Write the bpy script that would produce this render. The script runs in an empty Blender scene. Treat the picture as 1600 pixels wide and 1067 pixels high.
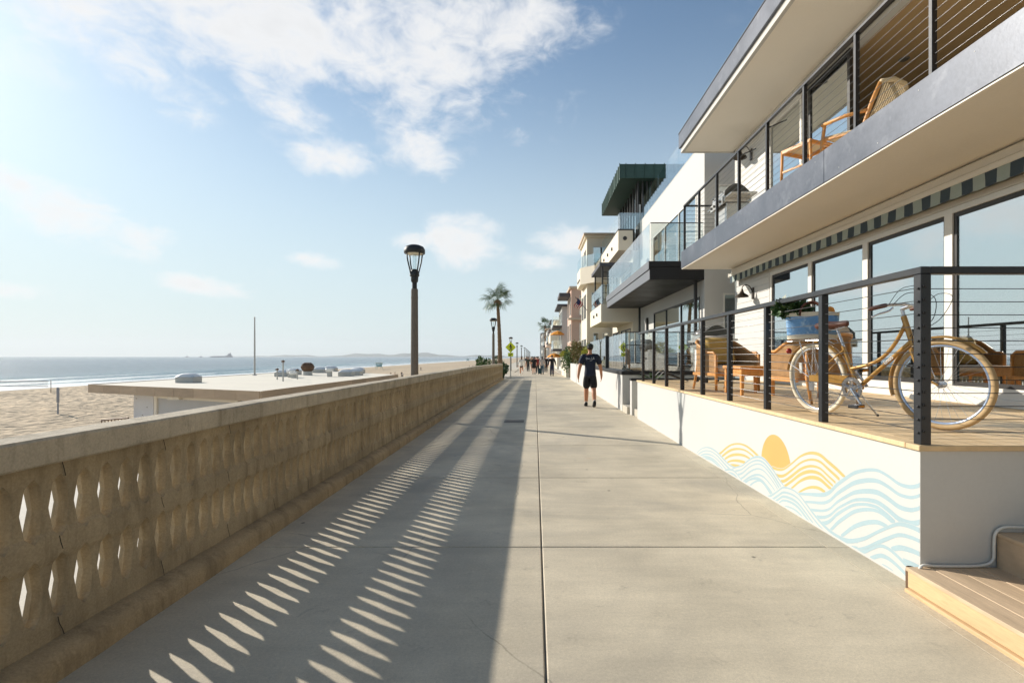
import bpy, bmesh, math, random
from mathutils import Vector, Matrix, Euler
random.seed(11)
R = math.radians
sc = bpy.context.scene
C = sc.collection

# ------------------------------------------------------------------ camera
EYE = 1.43
cd = bpy.data.cameras.new('camera')
cd.lens = 18.0; cd.sensor_width = 36.0; cd.sensor_fit = 'HORIZONTAL'
cd.shift_x = -0.0225; cd.shift_y = 0.0147
cd.clip_start = 0.05; cd.clip_end = 60000
cam = bpy.data.objects.new('camera', cd); C.objects.link(cam)
cam.location = (0, 0, EYE); cam.rotation_euler = (R(90), 0, 0)
sc.camera = cam

# ------------------------------------------------------------------ sky and sun
SUN_AZ = R(57.3)            # left of straight ahead
SUN_EL = R(24.4)
sun_dir = Vector((-math.sin(SUN_AZ)*math.cos(SUN_EL), math.cos(SUN_AZ)*math.cos(SUN_EL), math.sin(SUN_EL)))
w = bpy.data.worlds.new('World'); sc.world = w; w.use_nodes = True
nt = w.node_tree; nt.nodes.clear(); L = nt.links
def N(t, **k):
    n = nt.nodes.new(t)
    for a, b in k.items(): setattr(n, a, b)
    return n
out = N('ShaderNodeOutputWorld'); bg = N('ShaderNodeBackground'); L.new(bg.outputs[0], out.inputs[0])
SKY_STR = 0.128
bg.inputs[1].default_value = 0.80
sky = N('ShaderNodeTexSky', sky_type='NISHITA')
sky.sun_disc = False; sky.sun_elevation = SUN_EL; sky.sun_rotation = -SUN_AZ
sky.altitude = 0; sky.air_density = 1.0; sky.dust_density = 0.35; sky.ozone_density = 0.45
w.cycles.sampling_method = 'MANUAL'; w.cycles.sample_map_resolution = 512
skys = N('ShaderNodeVectorMath', operation='SCALE'); L.new(sky.outputs[0], skys.inputs[0]); skys.inputs[3].default_value = SKY_STR
tc = N('ShaderNodeTexCoord')
# marine haze: the air pales towards the horizon, evenly all round
sepd = N('ShaderNodeSeparateXYZ'); L.new(tc.outputs['Generated'], sepd.inputs[0])
hz = N('ShaderNodeMapRange', interpolation_type='SMOOTHERSTEP'); L.new(sepd.outputs[2], hz.inputs[0])
hz.inputs[1].default_value = .66; hz.inputs[2].default_value = -.06; hz.inputs[3].default_value = 0; hz.inputs[4].default_value = .92
hmix = N('ShaderNodeMix', data_type='RGBA'); L.new(hz.outputs[0], hmix.inputs['Factor'])
skyt = N('ShaderNodeVectorMath', operation='MULTIPLY'); L.new(skys.outputs[0], skyt.inputs[0]); skyt.inputs[1].default_value = (.86, 1.0, 1.06)
L.new(skyt.outputs[0], hmix.inputs['A']); hmix.inputs['B'].default_value = (.68, .80, .835, 1)
# cloud banks: soft ellipsoids of directions, broken up by noise
def math_(op, a, b=None, clamp=False):
    n = N('ShaderNodeMath', operation=op); n.use_clamp = clamp
    for i, v in enumerate((a, b)):
        if v is None: continue
        if isinstance(v, (int, float)): n.inputs[i].default_value = v
        else: L.new(v, n.inputs[i])
    return n.outputs[0]
def cloud(az, el, wdeg, hdeg, tilt, dens):
    a, e = R(az), R(el)
    f = Vector((math.sin(a)*math.cos(e), math.cos(a)*math.cos(e), math.sin(e)))
    r = Vector((math.cos(a), -math.sin(a), 0)); u = r.cross(f)
    ct, st = math.cos(R(tilt)), math.sin(R(tilt))
    r2 = r*ct + u*st; u2 = u*ct - r*st
    m = Matrix((r2, f, u2)).transposed()
    mp = N('ShaderNodeMapping', vector_type='TEXTURE')
    L.new(tc.outputs['Generated'], mp.inputs[0])
    mp.inputs[1].default_value = f; mp.inputs[2].default_value = m.to_euler()
    mp.inputs[3].default_value = (math.tan(R(wdeg)), 1.0, math.tan(R(hdeg)))
    ln = N('ShaderNodeVectorMath', operation='LENGTH'); L.new(mp.outputs[0], ln.inputs[0])
    mr = N('ShaderNodeMapRange', interpolation_type='SMOOTHSTEP'); L.new(ln.outputs['Value'], mr.inputs[0])
    mr.inputs[1].default_value = 1.25; mr.inputs[2].default_value = 0.1
    mr.inputs[3].default_value = 0.0; mr.inputs[4].default_value = dens
    return mr.outputs[0]
CL = [ # azimuth, elevation, half width, half height, tilt, density   (degrees)
    (-32, 31, 30, 10, 0, 1.0), (-14, 30.5, 14, 6.5, 6, 1.0), (-3, 33, 11, 6, 12, .95), (-27, 25.5, 9, 4.5, -25, .85),
    (-45, 29, 16, 6, -22, .95), (-38, 24, 8, 3, -30, .8),
    (-21.6, 19.6, 5.6, 2.9, 0, .95), (-12.8, 21.4, 5.2, 3.4, -14, .9), (-2.5, 23.5, 2.6, 1.6, -20, .5),
    (-8.6, 12.6, 6.4, 3.8, 0, 1.0), (-12.8, 12.4, 4.2, 1.8, 4, .95), (3.2, 12.8, 5.4, 2.2, 3, 1.0), (8.0, 13.0, 4.5, 2.0, 0, .6), (0, 10.6, 6, 1.6, 0, .55),
    (-42.0, 11.6, 9.5, 3.0, -14, .9), (-47, 13.2, 7, 2.2, 0, .9), (-23, 9.6, 3.8, 1.4, -4, .85), (-32.5, 6.6, 5.5, 1.5, -5, .9), (-27.5, 8.2, 2, .8, 0, .5),
    (-46, 5.2, 6, 1.3, -6, .5), (-62, 24, 14, 6, 10, .8), (40, 40, 16, 7, 15, .8), (120, 30, 30, 10, 5, .8), (-130, 26, 25, 9, -8, .8), (175, 40, 25, 9, 0, .8), (-95, 14, 16, 4, 0, .8),
]
acc = None
for c_ in CL:
    o_ = cloud(*c_)
    acc = o_ if acc is None else math_('MAXIMUM', acc, o_)
nz = N('ShaderNodeTexNoise'); nz.inputs['Scale'].default_value = 7.5; nz.inputs['Detail'].default_value = 7; nz.inputs['Roughness'].default_value = .58; nz.inputs['Distortion'].default_value = .35
mpz = N('ShaderNodeMapping'); L.new(tc.outputs['Generated'], mpz.inputs[0]); mpz.inputs[3].default_value = (1, 1, 1.7); mpz.inputs[1].default_value = (.31, .12, .4)
L.new(mpz.outputs[0], nz.inputs['Vector'])
nz2 = N('ShaderNodeTexNoise'); nz2.inputs['Scale'].default_value = 17; nz2.inputs['Detail'].default_value = 6; nz2.inputs['Roughness'].default_value = .62; nz2.inputs['Distortion'].default_value = .5
L.new(mpz.outputs[0], nz2.inputs['Vector'])
dn = math_('ADD', acc, math_('ADD', math_('MULTIPLY', math_('SUBTRACT', nz.outputs[0], .5), 1.55), math_('MULTIPLY', math_('SUBTRACT', nz2.outputs[0], .5), 1.35)))
cm = N('ShaderNodeMapRange', interpolation_type='SMOOTHSTEP'); L.new(dn, cm.inputs[0])
cm.inputs[1].default_value = .26; cm.inputs[2].default_value = 1.15; cm.inputs[3].default_value = 0; cm.inputs[4].default_value = .93
cmask = math_('MULTIPLY', cm.outputs[0], math_('MULTIPLY', acc, 3.0, True))
# cloud brightness: denser cores a touch greyer
cb = N('ShaderNodeMapRange'); L.new(dn, cb.inputs[0]); cb.inputs[1].default_value = .6; cb.inputs[2].default_value = 1.7; cb.inputs[3].default_value = 1.0; cb.inputs[4].default_value = .84
cc = N('ShaderNodeCombineColor'); L.new(cb.outputs[0], cc.inputs[0]); L.new(cb.outputs[0], cc.inputs[1]); L.new(math_('MULTIPLY', cb.outputs[0], 1.0), cc.inputs[2])
mx = N('ShaderNodeMix', data_type='RGBA'); L.new(cmask, mx.inputs['Factor']); L.new(hmix.outputs['Result'], mx.inputs['A']); L.new(cc.outputs[0], mx.inputs['B'])
L.new(mx.outputs['Result'], bg.inputs[0])

sd = bpy.data.lights.new('sun', 'SUN'); sd.energy = 4.8; sd.angle = R(0.53); sd.color = (1.0, .93, .83)
sun = bpy.data.objects.new('sun', sd); C.objects.link(sun)
sun.rotation_euler = sun_dir.to_track_quat('Z', 'Y').to_euler(); sun.location = sun_dir*60

sc.view_settings.view_transform = 'Standard'; sc.view_settings.look = 'None'
sc.view_settings.exposure = 0.32; sc.view_settings.gamma = 1.0
sc.view_settings.use_curve_mapping = False
# ------------------------------------------------------------------ helpers
def srgb(r, g, b):
    def f(c):
        c /= 255.0
        return c/12.92 if c <= .04045 else ((c+.055)/1.055)**2.4
    return (f(r), f(g), f(b))
def tag(o, label=None, cat=None, group=None, kind=None):
    if label: o['label'] = label
    if cat: o['category'] = cat
    if group: o['group'] = group
    if kind: o['kind'] = kind
    return o
def thing(name, label, cat, loc=(0, 0, 0), group=None):
    o = bpy.data.objects.new(name, None); C.objects.link(o); o.location = loc; o.empty_display_size = .1
    return tag(o, label, cat, group)
def link(name, me, parent=None):
    o = bpy.data.objects.new(name, me); C.objects.link(o)
    if parent is not None:
        o.parent = parent
        if parent.type == 'EMPTY': o.matrix_parent_inverse = Matrix.Translation(-parent.location)
    return o
class MB:
    """collects faces; build() links them as one mesh object"""
    def __init__(s): s.v = []; s.f = []; s.mi = []; s.cur = 0
    def add(s, vs, fs):
        k = len(s.v); s.v += [tuple(p) for p in vs]
        for f in fs: s.f.append(tuple(i+k for i in f)); s.mi.append(s.cur)
        return s
    def box(s, x0, x1, y0, y1, z0, z1, b=0.0):
        if x0 > x1: x0, x1 = x1, x0
        if y0 > y1: y0, y1 = y1, y0
        if z0 > z1: z0, z1 = z1, z0
        lo = (x0, y0, z0); hi = (x1, y1, z1)
        if b <= 0:
            vs = [(x, y, z) for x in (x0, x1) for y in (y0, y1) for z in (z0, z1)]
            return s.add(vs, [(0, 1, 3, 2), (4, 6, 7, 5), (0, 4, 5, 1), (2, 3, 7, 6), (0, 2, 6, 4), (1, 5, 7, 3)])
        b = min(b, .45*min(hi[i]-lo[i] for i in range(3)))
        vs = []; ix = {}
        for c in [(i, j, k) for i in (0, 1) for j in (0, 1) for k in (0, 1)]:
            for a in range(3):
                p = []
                for d in range(3):
                    e = hi[d] if c[d] else lo[d]
                    if d != a: e += -b if c[d] else b
                    p.append(e)
                ix[(c, a)] = len(vs); vs.append(p)
        fs = []
        for a in range(3):
            o1, o2 = [d for d in range(3) if d != a]
            for sd_ in (0, 1):
                q = []
                for (i, j) in ((0, 0), (1, 0), (1, 1), (0, 1)):
                    c = [0, 0, 0]; c[a] = sd_; c[o1] = i; c[o2] = j; q.append(ix[(tuple(c), a)])
                fs.append(q)
            for i in (0, 1):
                for j in (0, 1):
                    c0 = [0, 0, 0]; c0[o1] = i; c0[o2] = j; c1 = list(c0); c1[a] = 1
                    c0, c1 = tuple(c0), tuple(c1)
                    fs.append([ix[(c0, o1)], ix[(c1, o1)], ix[(c1, o2)], ix[(c0, o2)]])
        for c in [(i, j, k) for i in (0, 1) for j in (0, 1) for k in (0, 1)]:
            fs.append([ix[(c, 0)], ix[(c, 1)], ix[(c, 2)]])
        return s.add(vs, fs)
    def prism(s, poly, axis, a0, a1):
        """poly of 2d points in the two other axes (cyclic order), extruded along axis"""
        n = len(poly); vs = []
        for a in (a0, a1):
            for (p, q) in poly:
                vs.append({'x': (a, p, q), 'y': (p, a, q), 'z': (p, q, a)}[axis])
        fs = [tuple(range(n)), tuple(range(2*n-1, n-1, -1))]
        for i in range(n): j = (i+1) % n; fs.append((i, j, n+j, n+i))
        return s.add(vs, fs)
    def tube(s, pts, r, n=8, closed=False, flat=None):
        pts = [Vector(p) for p in pts]; m = len(pts)
        rs = r if isinstance(r, (list, tuple)) else [r]*m
        vs = []; up = None
        for i, p in enumerate(pts):
            if closed: t = pts[(i+1) % m]-pts[i-1]
            else: t = pts[min(i+1, m-1)]-pts[max(i-1, 0)]
            t.normalize()
            if up is None:
                up = Vector((0, 0, 1)) if abs(t.z) < .9 else Vector((1, 0, 0))
            a = t.cross(up)
            if a.length < 1e-6: a = t.cross(Vector((.3, 1, .2)))
            a.normalize(); b_ = a.cross(t).normalized(); up = b_
            for k in range(n):
                an = 2*math.pi*k/n + math.pi/n
                fb = flat if flat else 1
                vs.append(p + (a*math.cos(an)*fb + b_*math.sin(an))*rs[i])
        fs = []
        for i in range(m if closed else m-1):
            j = (i+1) % m
            for k in range(n): l = (k+1) % n; fs.append((i*n+k, i*n+l, j*n+l, j*n+k))
        if not closed: fs += [tuple(range(n)), tuple(range(m*n-1, m*n-n-1, -1))]
        return s.add(vs, fs)
    def lathe(s, prof, n=16, o=(0, 0, 0), caps=True):
        vs = []; m = len(prof)
        for (r, z) in prof:
            for k in range(n): a = 2*math.pi*k/n; vs.append((o[0]+r*math.cos(a), o[1]+r*math.sin(a), o[2]+z))
        fs = [(i*n+k, i*n+(k+1) % n, (i+1)*n+(k+1) % n, (i+1)*n+k) for i in range(m-1) for k in range(n)]
        if caps: fs += [tuple(range(n)), tuple(range(m*n-1, m*n-n-1, -1))]
        return s.add(vs, fs)
    def ball(s, c, rx, ry=None, rz=None, n=12, m=8):
        ry = ry or rx; rz = rz or rx; vs = [(c[0], c[1], c[2]-rz)]
        for i in range(1, m):
            t = math.pi*i/m - math.pi/2
            for k in range(n): a = 2*math.pi*k/n; vs.append((c[0]+rx*math.cos(t)*math.cos(a), c[1]+ry*math.cos(t)*math.sin(a), c[2]+rz*math.sin(t)))
        vs.append((c[0], c[1], c[2]+rz)); e = len(vs)-1
        fs = [(0, 1+(k+1) % n, 1+k) for k in range(n)]
        fs += [(1+i*n+k, 1+i*n+(k+1) % n, 1+(i+1)*n+(k+1) % n, 1+(i+1)*n+k) for i in range(m-2) for k in range(n)]
        fs += [(e, 1+(m-2)*n+k, 1+(m-2)*n+(k+1) % n) for k in range(n)]
        return s.add(vs, fs)
    def xform(s, M, k0=0):
        for i in range(k0, len(s.v)): s.v[i] = tuple(M @ Vector(s.v[i]))
        return s
    def wall(s, axis, c0, c1, a0, a1, z0, z1, holes=()):
        """slab between c0 and c1 on axis, with rectangular openings (a0,a1,z0,z1)"""
        A = sorted({a0, a1} | {min(max(h[i], a0), a1) for h in holes for i in (0, 1)})
        Z = sorted({z0, z1} | {min(max(h[i], z0), z1) for h in holes for i in (2, 3)})
        def solid(i, j):
            if i < 0 or j < 0 or i >= len(A)-1 or j >= len(Z)-1: return False
            ca, cz = (A[i]+A[i+1])/2, (Z[j]+Z[j+1])/2
            return not any(h[0] < ca < h[1] and h[2] < cz < h[3] for h in holes)
        def P(c, a, z): return (c, a, z) if axis == 'x' else (a, c, z)
        for i in range(len(A)-1):
            for j in range(len(Z)-1):
                if not solid(i, j): continue
                p, q, r, t = A[i], A[i+1], Z[j], Z[j+1]
                for c in (c0, c1): s.add([P(c, p, r), P(c, q, r), P(c, q, t), P(c, p, t)], [(0, 1, 2, 3)])
                if not solid(i-1, j): s.add([P(c0, p, r), P(c1, p, r), P(c1, p, t), P(c0, p, t)], [(0, 1, 2, 3)])
                if not solid(i+1, j): s.add([P(c0, q, r), P(c1, q, r), P(c1, q, t), P(c0, q, t)], [(0, 1, 2, 3)])
                if not solid(i, j-1): s.add([P(c0, p, r), P(c1, p, r), P(c1, q, r), P(c0, q, r)], [(0, 1, 2, 3)])
                if not solid(i, j+1): s.add([P(c0, p, t), P(c1, p, t), P(c1, q, t), P(c0, q, t)], [(0, 1, 2, 3)])
        return s
    def mesh(s, name, mat, smooth=False, weld=True, normals=True):
        me = bpy.data.meshes.new(name); me.from_pydata(s.v, [], s.f)
        mats = mat if isinstance(mat, (list, tuple)) else [mat]
        for m in mats: me.materials.append(MAT[m] if isinstance(m, str) else m)
        if len(mats) > 1: me.polygons.foreach_set('material_index', s.mi)
        if weld or normals:
            bm = bmesh.new(); bm.from_mesh(me)
            if weld: bmesh.ops.remove_doubles(bm, verts=bm.verts, dist=1e-5)
            if normals: bmesh.ops.recalc_face_normals(bm, faces=bm.faces)
            bm.to_mesh(me); bm.free()
        if smooth:
            me.polygons.foreach_set('use_smooth', [True]*len(me.polygons))
            if smooth == 'auto': me.set_sharp_from_angle(angle=R(38))
        me.update()
        return me
    def build(s, name, mat, parent=None, smooth=False, **k):
        return link(name, s.mesh(name, mat, smooth, **k), parent)
def copy_tree(o, parent=None):
    c = o.copy(); C.objects.link(c)
    if parent is not None: c.parent = parent
    for ch in o.children: copy_tree(ch, c)
    return c

# ------------------------------------------------------------------ materials
MAT = {}
def newmat(name):
    m = bpy.data.materials.new(name); m.use_nodes = True; m.node_tree.nodes.clear(); MAT[name] = m
    return m, m.node_tree
class NT:
    def __init__(s, t): s.t = t
    def n(s, ty, ins=None, **k):
        x = s.t.nodes.new(ty)
        for a, b in k.items(): setattr(x, a, b)
        for a, b in (ins or {}).items():
            if isinstance(b, bpy.types.NodeSocket): s.t.links.new(b, x.inputs[a])
            else: x.inputs[a].default_value = b
        return x
    def noise(s, vec, scale, detail=5, rough=.6, dist=0):
        return s.n('ShaderNodeTexNoise', {'Vector': vec, 'Scale': scale, 'Detail': detail, 'Roughness': rough, 'Distortion': dist}).outputs[0]
    def mr(s, v, a, b, c, d): return s.n('ShaderNodeMapRange', {0: v, 1: a, 2: b, 3: c, 4: d}).outputs[0]
    def m(s, op, a, b=0.0, clamp=False):
        x = s.n('ShaderNodeMath', {0: a, 1: b}, operation=op); x.use_clamp = clamp; return x.outputs[0]
    def mix(s, f, a, b):
        x = s.n('ShaderNodeMix', data_type='RGBA')
        for nm, v in (('Factor', f), ('A', a), ('B', b)):
            so = [i for i in x.inputs if i.name == nm and i.enabled][0]
            if isinstance(v, bpy.types.NodeSocket): s.t.links.new(v, so)
            elif nm == 'Factor': so.default_value = v
            else: so.default_value = (*v, 1)
        return [o for o in x.outputs if o.enabled][0]
    def scale(s, col, f):
        x = s.n('ShaderNodeVectorMath', operation='SCALE')
        if isinstance(col, bpy.types.NodeSocket): s.t.links.new(col, x.inputs[0])
        else: x.inputs[0].default_value = col
        if isinstance(f, bpy.types.NodeSocket): s.t.links.new(f, x.inputs[3])
        else: x.inputs[3].default_value = f
        return x.outputs[0]
    def pos(s, st=(1, 1, 1), rot=(0, 0, 0)):
        g = s.n('ShaderNodeNewGeometry')
        return s.n('ShaderNodeMapping', {0: g.outputs['Position'], 2: rot, 3: st}).outputs[0]
def finish(q, col, rough=.6, metal=0.0, spec=.5, bump=None, bstr=.2, bdist=.01, **extra):
    p = q.n('ShaderNodeBsdfPrincipled')
    def put(nm, v):
        if isinstance(v, bpy.types.NodeSocket): q.t.links.new(v, p.inputs[nm])
        elif isinstance(v, (tuple, list)): p.inputs[nm].default_value = (*v, 1) if len(v) == 3 else v
        else: p.inputs[nm].default_value = v
    put('Base Color', col); put('Roughness', rough); put('Metallic', metal); put('Specular IOR Level', spec)
    for a, b in extra.items(): put(a.replace('_', ' '), b)
    if bump is not None:
        bn = q.n('ShaderNodeBump', {'Height': bump, 'Strength': bstr, 'Distance': bdist}); q.t.links.new(bn.outputs[0], p.inputs['Normal'])
    o = q.n('ShaderNodeOutputMaterial'); q.t.links.new(p.outputs[0], o.inputs[0])
    return p
def mat(name, col, rough=.6, var=.12, vs=2.0, fine=.06, fs=45, bump=0, bs=90, metal=0.0, spec=.5, rnd=0.0, st=(1, 1, 1), rvar=.1, alt=None, altlo=.5, althi=.68, **extra):
    """painted / plain surface with two scales of mottling, tone change per object and optional second colour in patches"""
    m, t = newmat(name); q = NT(t); P = q.pos(st)
    a = q.noise(P, vs, 6, .6); b = q.noise(P, fs, 3)
    f = q.m('MULTIPLY', q.mr(a, .25, .75, 1-var, 1+var), q.mr(b, .25, .75, 1-fine, 1+fine))
    if rnd:
        oi = q.n('ShaderNodeObjectInfo'); f = q.m('MULTIPLY', f, q.mr(oi.outputs['Random'], 0, 1, 1-rnd, 1+rnd))
    c = q.scale(col, f)
    if alt: c = q.mix(q.mr(q.noise(P, vs*2.3, 7, .65), altlo, althi, 0, 1), c, alt)
    finish(q, c, q.mr(a, .2, .8, max(rough-rvar, .02), min(rough+rvar, 1)), metal, spec, q.noise(P, bs, 4) if bump else None, bump, .01, **extra)
    return m

# concrete walk: mottled, trowel streaks, stains and speckle
def walk_material():
    m, t = newmat('walk_concrete'); q = NT(t); P = q.pos(); Ps = q.pos((.35, 1.6, 1))
    oi = q.n('ShaderNodeObjectInfo')
    f = q.mr(q.noise(P, .9, 7, .62, .4), .28, .72, .80, 1.17)
    f = q.m('MULTIPLY', f, q.mr(q.noise(Ps, 3.2, 6, .65), .3, .7, .90, 1.09))
    f = q.m('MULTIPLY', f, q.mr(q.noise(P, 160, 3, .7), .3, .7, .88, 1.12))
    f = q.m('MULTIPLY', f, q.mr(oi.outputs['Random'], 0, 1, .95, 1.05))
    c = q.scale(srgb(204, 192, 168), f)
    c = q.mix(q.mr(q.noise(P, .55, 5, .6, .8), .48, .70, 0, .75), c, srgb(164, 156, 141))
    c = q.mix(q.mr(q.noise(P, 4.5, 8, .7, .5), .60, .74, 0, .55), c, srgb(140, 131, 115))
    vo = q.n('ShaderNodeTexVoronoi', {'Vector': P, 'Scale': 1.7, 'Randomness': 1.0})
    c = q.mix(q.mr(vo.outputs['Distance'], .022, .036, .8, 0), c, srgb(84, 78, 70))
    rs = q.n('ShaderNodeTexVoronoi', {'Vector': q.pos((1.1, .9, 1)), 'Scale': .9})
    c = q.mix(q.m('MULTIPLY', q.mr(rs.outputs['Distance'], .03, .075, .35, 0), q.mr(q.noise(P, 24, 4), .4, .6, 0, 1)), c, srgb(176, 120, 76))
    ce = q.n('ShaderNodeTexVoronoi', {'Vector': q.n('ShaderNodeMix', {0: .12, 4: P, 5: q.n('ShaderNodeTexNoise', {'Vector': P, 'Scale': 2.5, 'Detail': 5.0}).outputs['Color']}, data_type='VECTOR').outputs[1], 'Scale': .42}, feature='DISTANCE_TO_EDGE')
    crack = q.m('MULTIPLY', q.mr(ce.outputs['Distance'], .0010, .0026, .34, 0), q.mr(q.noise(P, .7, 3), .50, .58, 0, 1))
    c = q.mix(crack, c, srgb(70, 64, 56))
    c = q.mix(q.mr(q.noise(q.pos((2.2, .5, 1)), 5.0, 8, .75, .6), .60, .72, 0, .38), c, srgb(214, 203, 182))
    grit = q.noise(P, 55, 6, .85)
    c = q.scale(c, q.mr(grit, .35, .65, .86, 1.10))
    finish(q, c, q.mr(q.noise(P, 1.4, 5), .3, .7, .62, .82), 0, .35, q.m('ADD', q.noise(P, 190, 3, .75), q.m('MULTIPLY', grit, .8)), .4, .005)
walk_material()
def old_concrete(name, col, dark, moss):
    m, t = newmat(name); q = NT(t); P = q.pos(); Pz = q.pos((5, 5, .8))
    f = q.mr(q.noise(P, 2.2, 8, .68, .3), .28, .72, .74, 1.22)
    f = q.m('MULTIPLY', f, q.mr(q.noise(P, 90, 4, .7), .3, .7, .84, 1.15))
    oi = q.n('ShaderNodeObjectInfo'); f = q.m('MULTIPLY', f, q.mr(oi.outputs['Random'], 0, 1, .93, 1.07))
    c = q.scale(col, f)
    c = q.mix(q.mr(q.noise(Pz, 1.6, 6, .7), .5, .7, 0, .6), c, dark)
    c = q.mix(q.mr(q.noise(P, 7, 8, .75), .58, .72, 0, .5), c, moss)
    h = q.m('ADD', q.noise(P, 120, 5, .8), q.m('MULTIPLY', q.noise(P, 14, 6, .7), 2.0))
    finish(q, c, .86, 0, .25, h, .55, .006)
old_concrete('balustrade_concrete', srgb(172, 155, 126), srgb(104, 91, 70), srgb(126, 110, 83))
old_concrete('coping_concrete', srgb(196, 184, 162), srgb(124, 111, 90), srgb(100, 90, 74))
old_concrete('base_concrete', srgb(176, 154, 120), srgb(104, 90, 68), srgb(130, 108, 76))
mat('pale_concrete', srgb(196, 188, 172), .8, .12, .6, .1, 60, .2)
mat('joint', srgb(60, 54, 46), .9)
def sand_material():
    m, t = newmat('sand'); q = NT(t); P = q.pos()
    f = q.mr(q.noise(P, .06, 6, .6), .3, .7, .86, 1.1)
    f = q.m('MULTIPLY', f, q.mr(q.noise(P, 1.3, 6, .7), .3, .7, .84, 1.13))
    c = q.scale(srgb(210, 190, 162), f)
    g = q.n('ShaderNodeNewGeometry'); sx = q.n('ShaderNodeSeparateXYZ', {0: g.outputs['Position']})
    c = q.mix(q.mr(sx.outputs[2], -6.45, -6.9, 0, .55), c, srgb(150, 132, 108))
    v1 = q.n('ShaderNodeTexVoronoi', {'Vector': P, 'Scale': 1.15, 'Randomness': 1.0}, feature='SMOOTH_F1')
    h = q.m('ADD', q.m('MULTIPLY', v1.outputs['Distance'], 1.4), q.noise(P, .9, 6, .7))
    finish(q, c, .95, 0, .1, h, 1.0, .5)
sand_material()
def sea_material():
    m, t = newmat('sea_water'); q = NT(t)
    g = q.n('ShaderNodeNewGeometry'); sx = q.n('ShaderNodeSeparateXYZ', {0: g.outputs['Position']})
    Pw = q.pos((.16, .045, 1), (0, 0, R(-8))); Pm = q.pos((.75, .3, 1), (0, 0, R(12)))
    big = q.noise(Pw, 1.0, 4, .6, .3); sm = q.noise(Pm, 1.0, 5, .65, .4)
    h = q.m('ADD', q.m('MULTIPLY', big, 1.5), q.m('MULTIPLY', sm, .55))
    # swash and breaker foam: distance out from the waterline, torn by noise
    d = q.m('SUBTRACT', -129.0, sx.outputs[0])
    wob = q.m('MULTIPLY', q.m('SUBTRACT', q.noise(q.pos((.012, .02, 1)), 1.0, 4), .5), 16.0)
    dd = q.m('ADD', d, wob)
    tear = q.noise(q.pos((.35, .09, 1)), 1.0, 6, .7, .6)
    def band(a, b, c_, e, amt):
        r = q.m('MULTIPLY', q.mr(dd, a, b, 0, 1), q.mr(dd, c_, e, 1, 0))
        return q.m('MULTIPLY', q.m('MULTIPLY', r, amt), q.mr(tear, .30, .5, .35, 1))
    f = q.m('MAXIMUM', band(-18, -13, 12, 22, 1.15), q.m('MAXIMUM', band(24, 26, 30, 44, 1.0), band(52, 54, 56, 66, .7)))
    base = q.mix(q.mr(dd, 10, 140, 0, 1), srgb(96, 134, 142), srgb(24, 66, 92))
    base = q.mix(f, base, srgb(236, 238, 236))
    finish(q, base, q.mr(f, 0, 1, .18, .8), 0, .5, h, 1.0, 1.1, IOR=1.33)
sea_material()

mat('white_stucco', srgb(202, 200, 194), .8, .035, 1.2, .03, 70, .12, 160)
mat('mural_wall_paint', srgb(197, 197, 193), .7, .03, 1.0, .02, 50, .08, 120)
mat('cream_stucco', srgb(226, 216, 196), .85, .05, .8, .04, 60, .15)
mat('tan_stucco', srgb(205, 184, 160), .85, .06, .8, .04, 60, .15)
mat('pink_stucco', srgb(206, 172, 152), .85, .06, .8, .04, 60, .15)
mat('grey_stucco', srgb(190, 192, 190), .85, .06, .8, .04, 60, .15)
mat('blush_stucco', srgb(224, 204, 190), .85, .06, .8, .04, 60, .15)
mat('soffit_paint', srgb(249, 242, 229), .6, .04, .5, .02, 40, .03)
mat('siding', srgb(210, 208, 202), .55, .03, 1.0, .02, 50)
mat('white_frame', srgb(226, 222, 212), .5, .03, 2, .02, 40)
mat('dark_frame', srgb(44, 42, 40), .45, .1, 3)
mat('black_steel', srgb(34, 35, 38), .38, .18, 5, .1, 90, .08, 140, 0.0, .5)
mat('steel_cable', srgb(120, 120, 120), .32, .05, metal=.9)
mat('zinc_fascia', srgb(80, 85, 95), .40, .16, 1.6, .12, 22, .035, 35, .25, .5, rnd=.05, alt=srgb(104, 108, 116), altlo=.56, althi=.75)
mat('roof_metal', srgb(150, 152, 156), .45, .12, 1.6, .06, 30, .05, 40, .5)
mat('copper_green', srgb(58, 84, 76), .55, .25, 1.5, .12, 20, .1, 30, .2, rnd=.12)
mat('black_cladding', srgb(20, 20, 23), .5, .12, 1.5, .08, 30, .05)
mat('grey_cladding', srgb(104, 106, 111), .45, .08, 1.5, .05, 30)
mat('dark_roof', srgb(74, 76, 82), .7, .12, 1.5)
mat('brown_ceiling', srgb(200, 168, 124), .7, .12, 1.2, st=(4, .5, 1))
mat('inside_wall', srgb(190, 186, 172), .9, .05)
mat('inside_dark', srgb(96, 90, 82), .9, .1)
mat('deck_wood', srgb(212, 184, 142), .62, .14, 1.6, .14, 16, .12, 30, rnd=.16, st=(.5, 9, 1))
mat('step_wood', srgb(194, 170, 140), .68, .16, 1.6, .16, 14, .15, 30, rnd=.10, st=(9, .5, 1))
mat('step_ply', srgb(206, 176, 134), .7, .14, 1.5, .1, 20, .1, 40, st=(6, .7, 6), alt=srgb(168, 118, 72), altlo=.58, althi=.8)
mat('mural_blue', srgb(160, 182, 188), .7, .05, 2.5, .03, 60, .06, 120)
mat('mural_yellow', srgb(194, 174, 110), .7, .05, 2.5, .03, 60, .06, 120)
mat('mural_orange', srgb(212, 164, 94), .7, .05, 2.5, .03, 60, .06, 120)
mat('mural_cream', srgb(240, 236, 226), .7, .03, 2.5, .02, 60, .06, 120)
mat('teak', srgb(214, 152, 84), .45, .16, 3, .14, 24, .08, 60, st=(1, 1, .3), rnd=.05)
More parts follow.
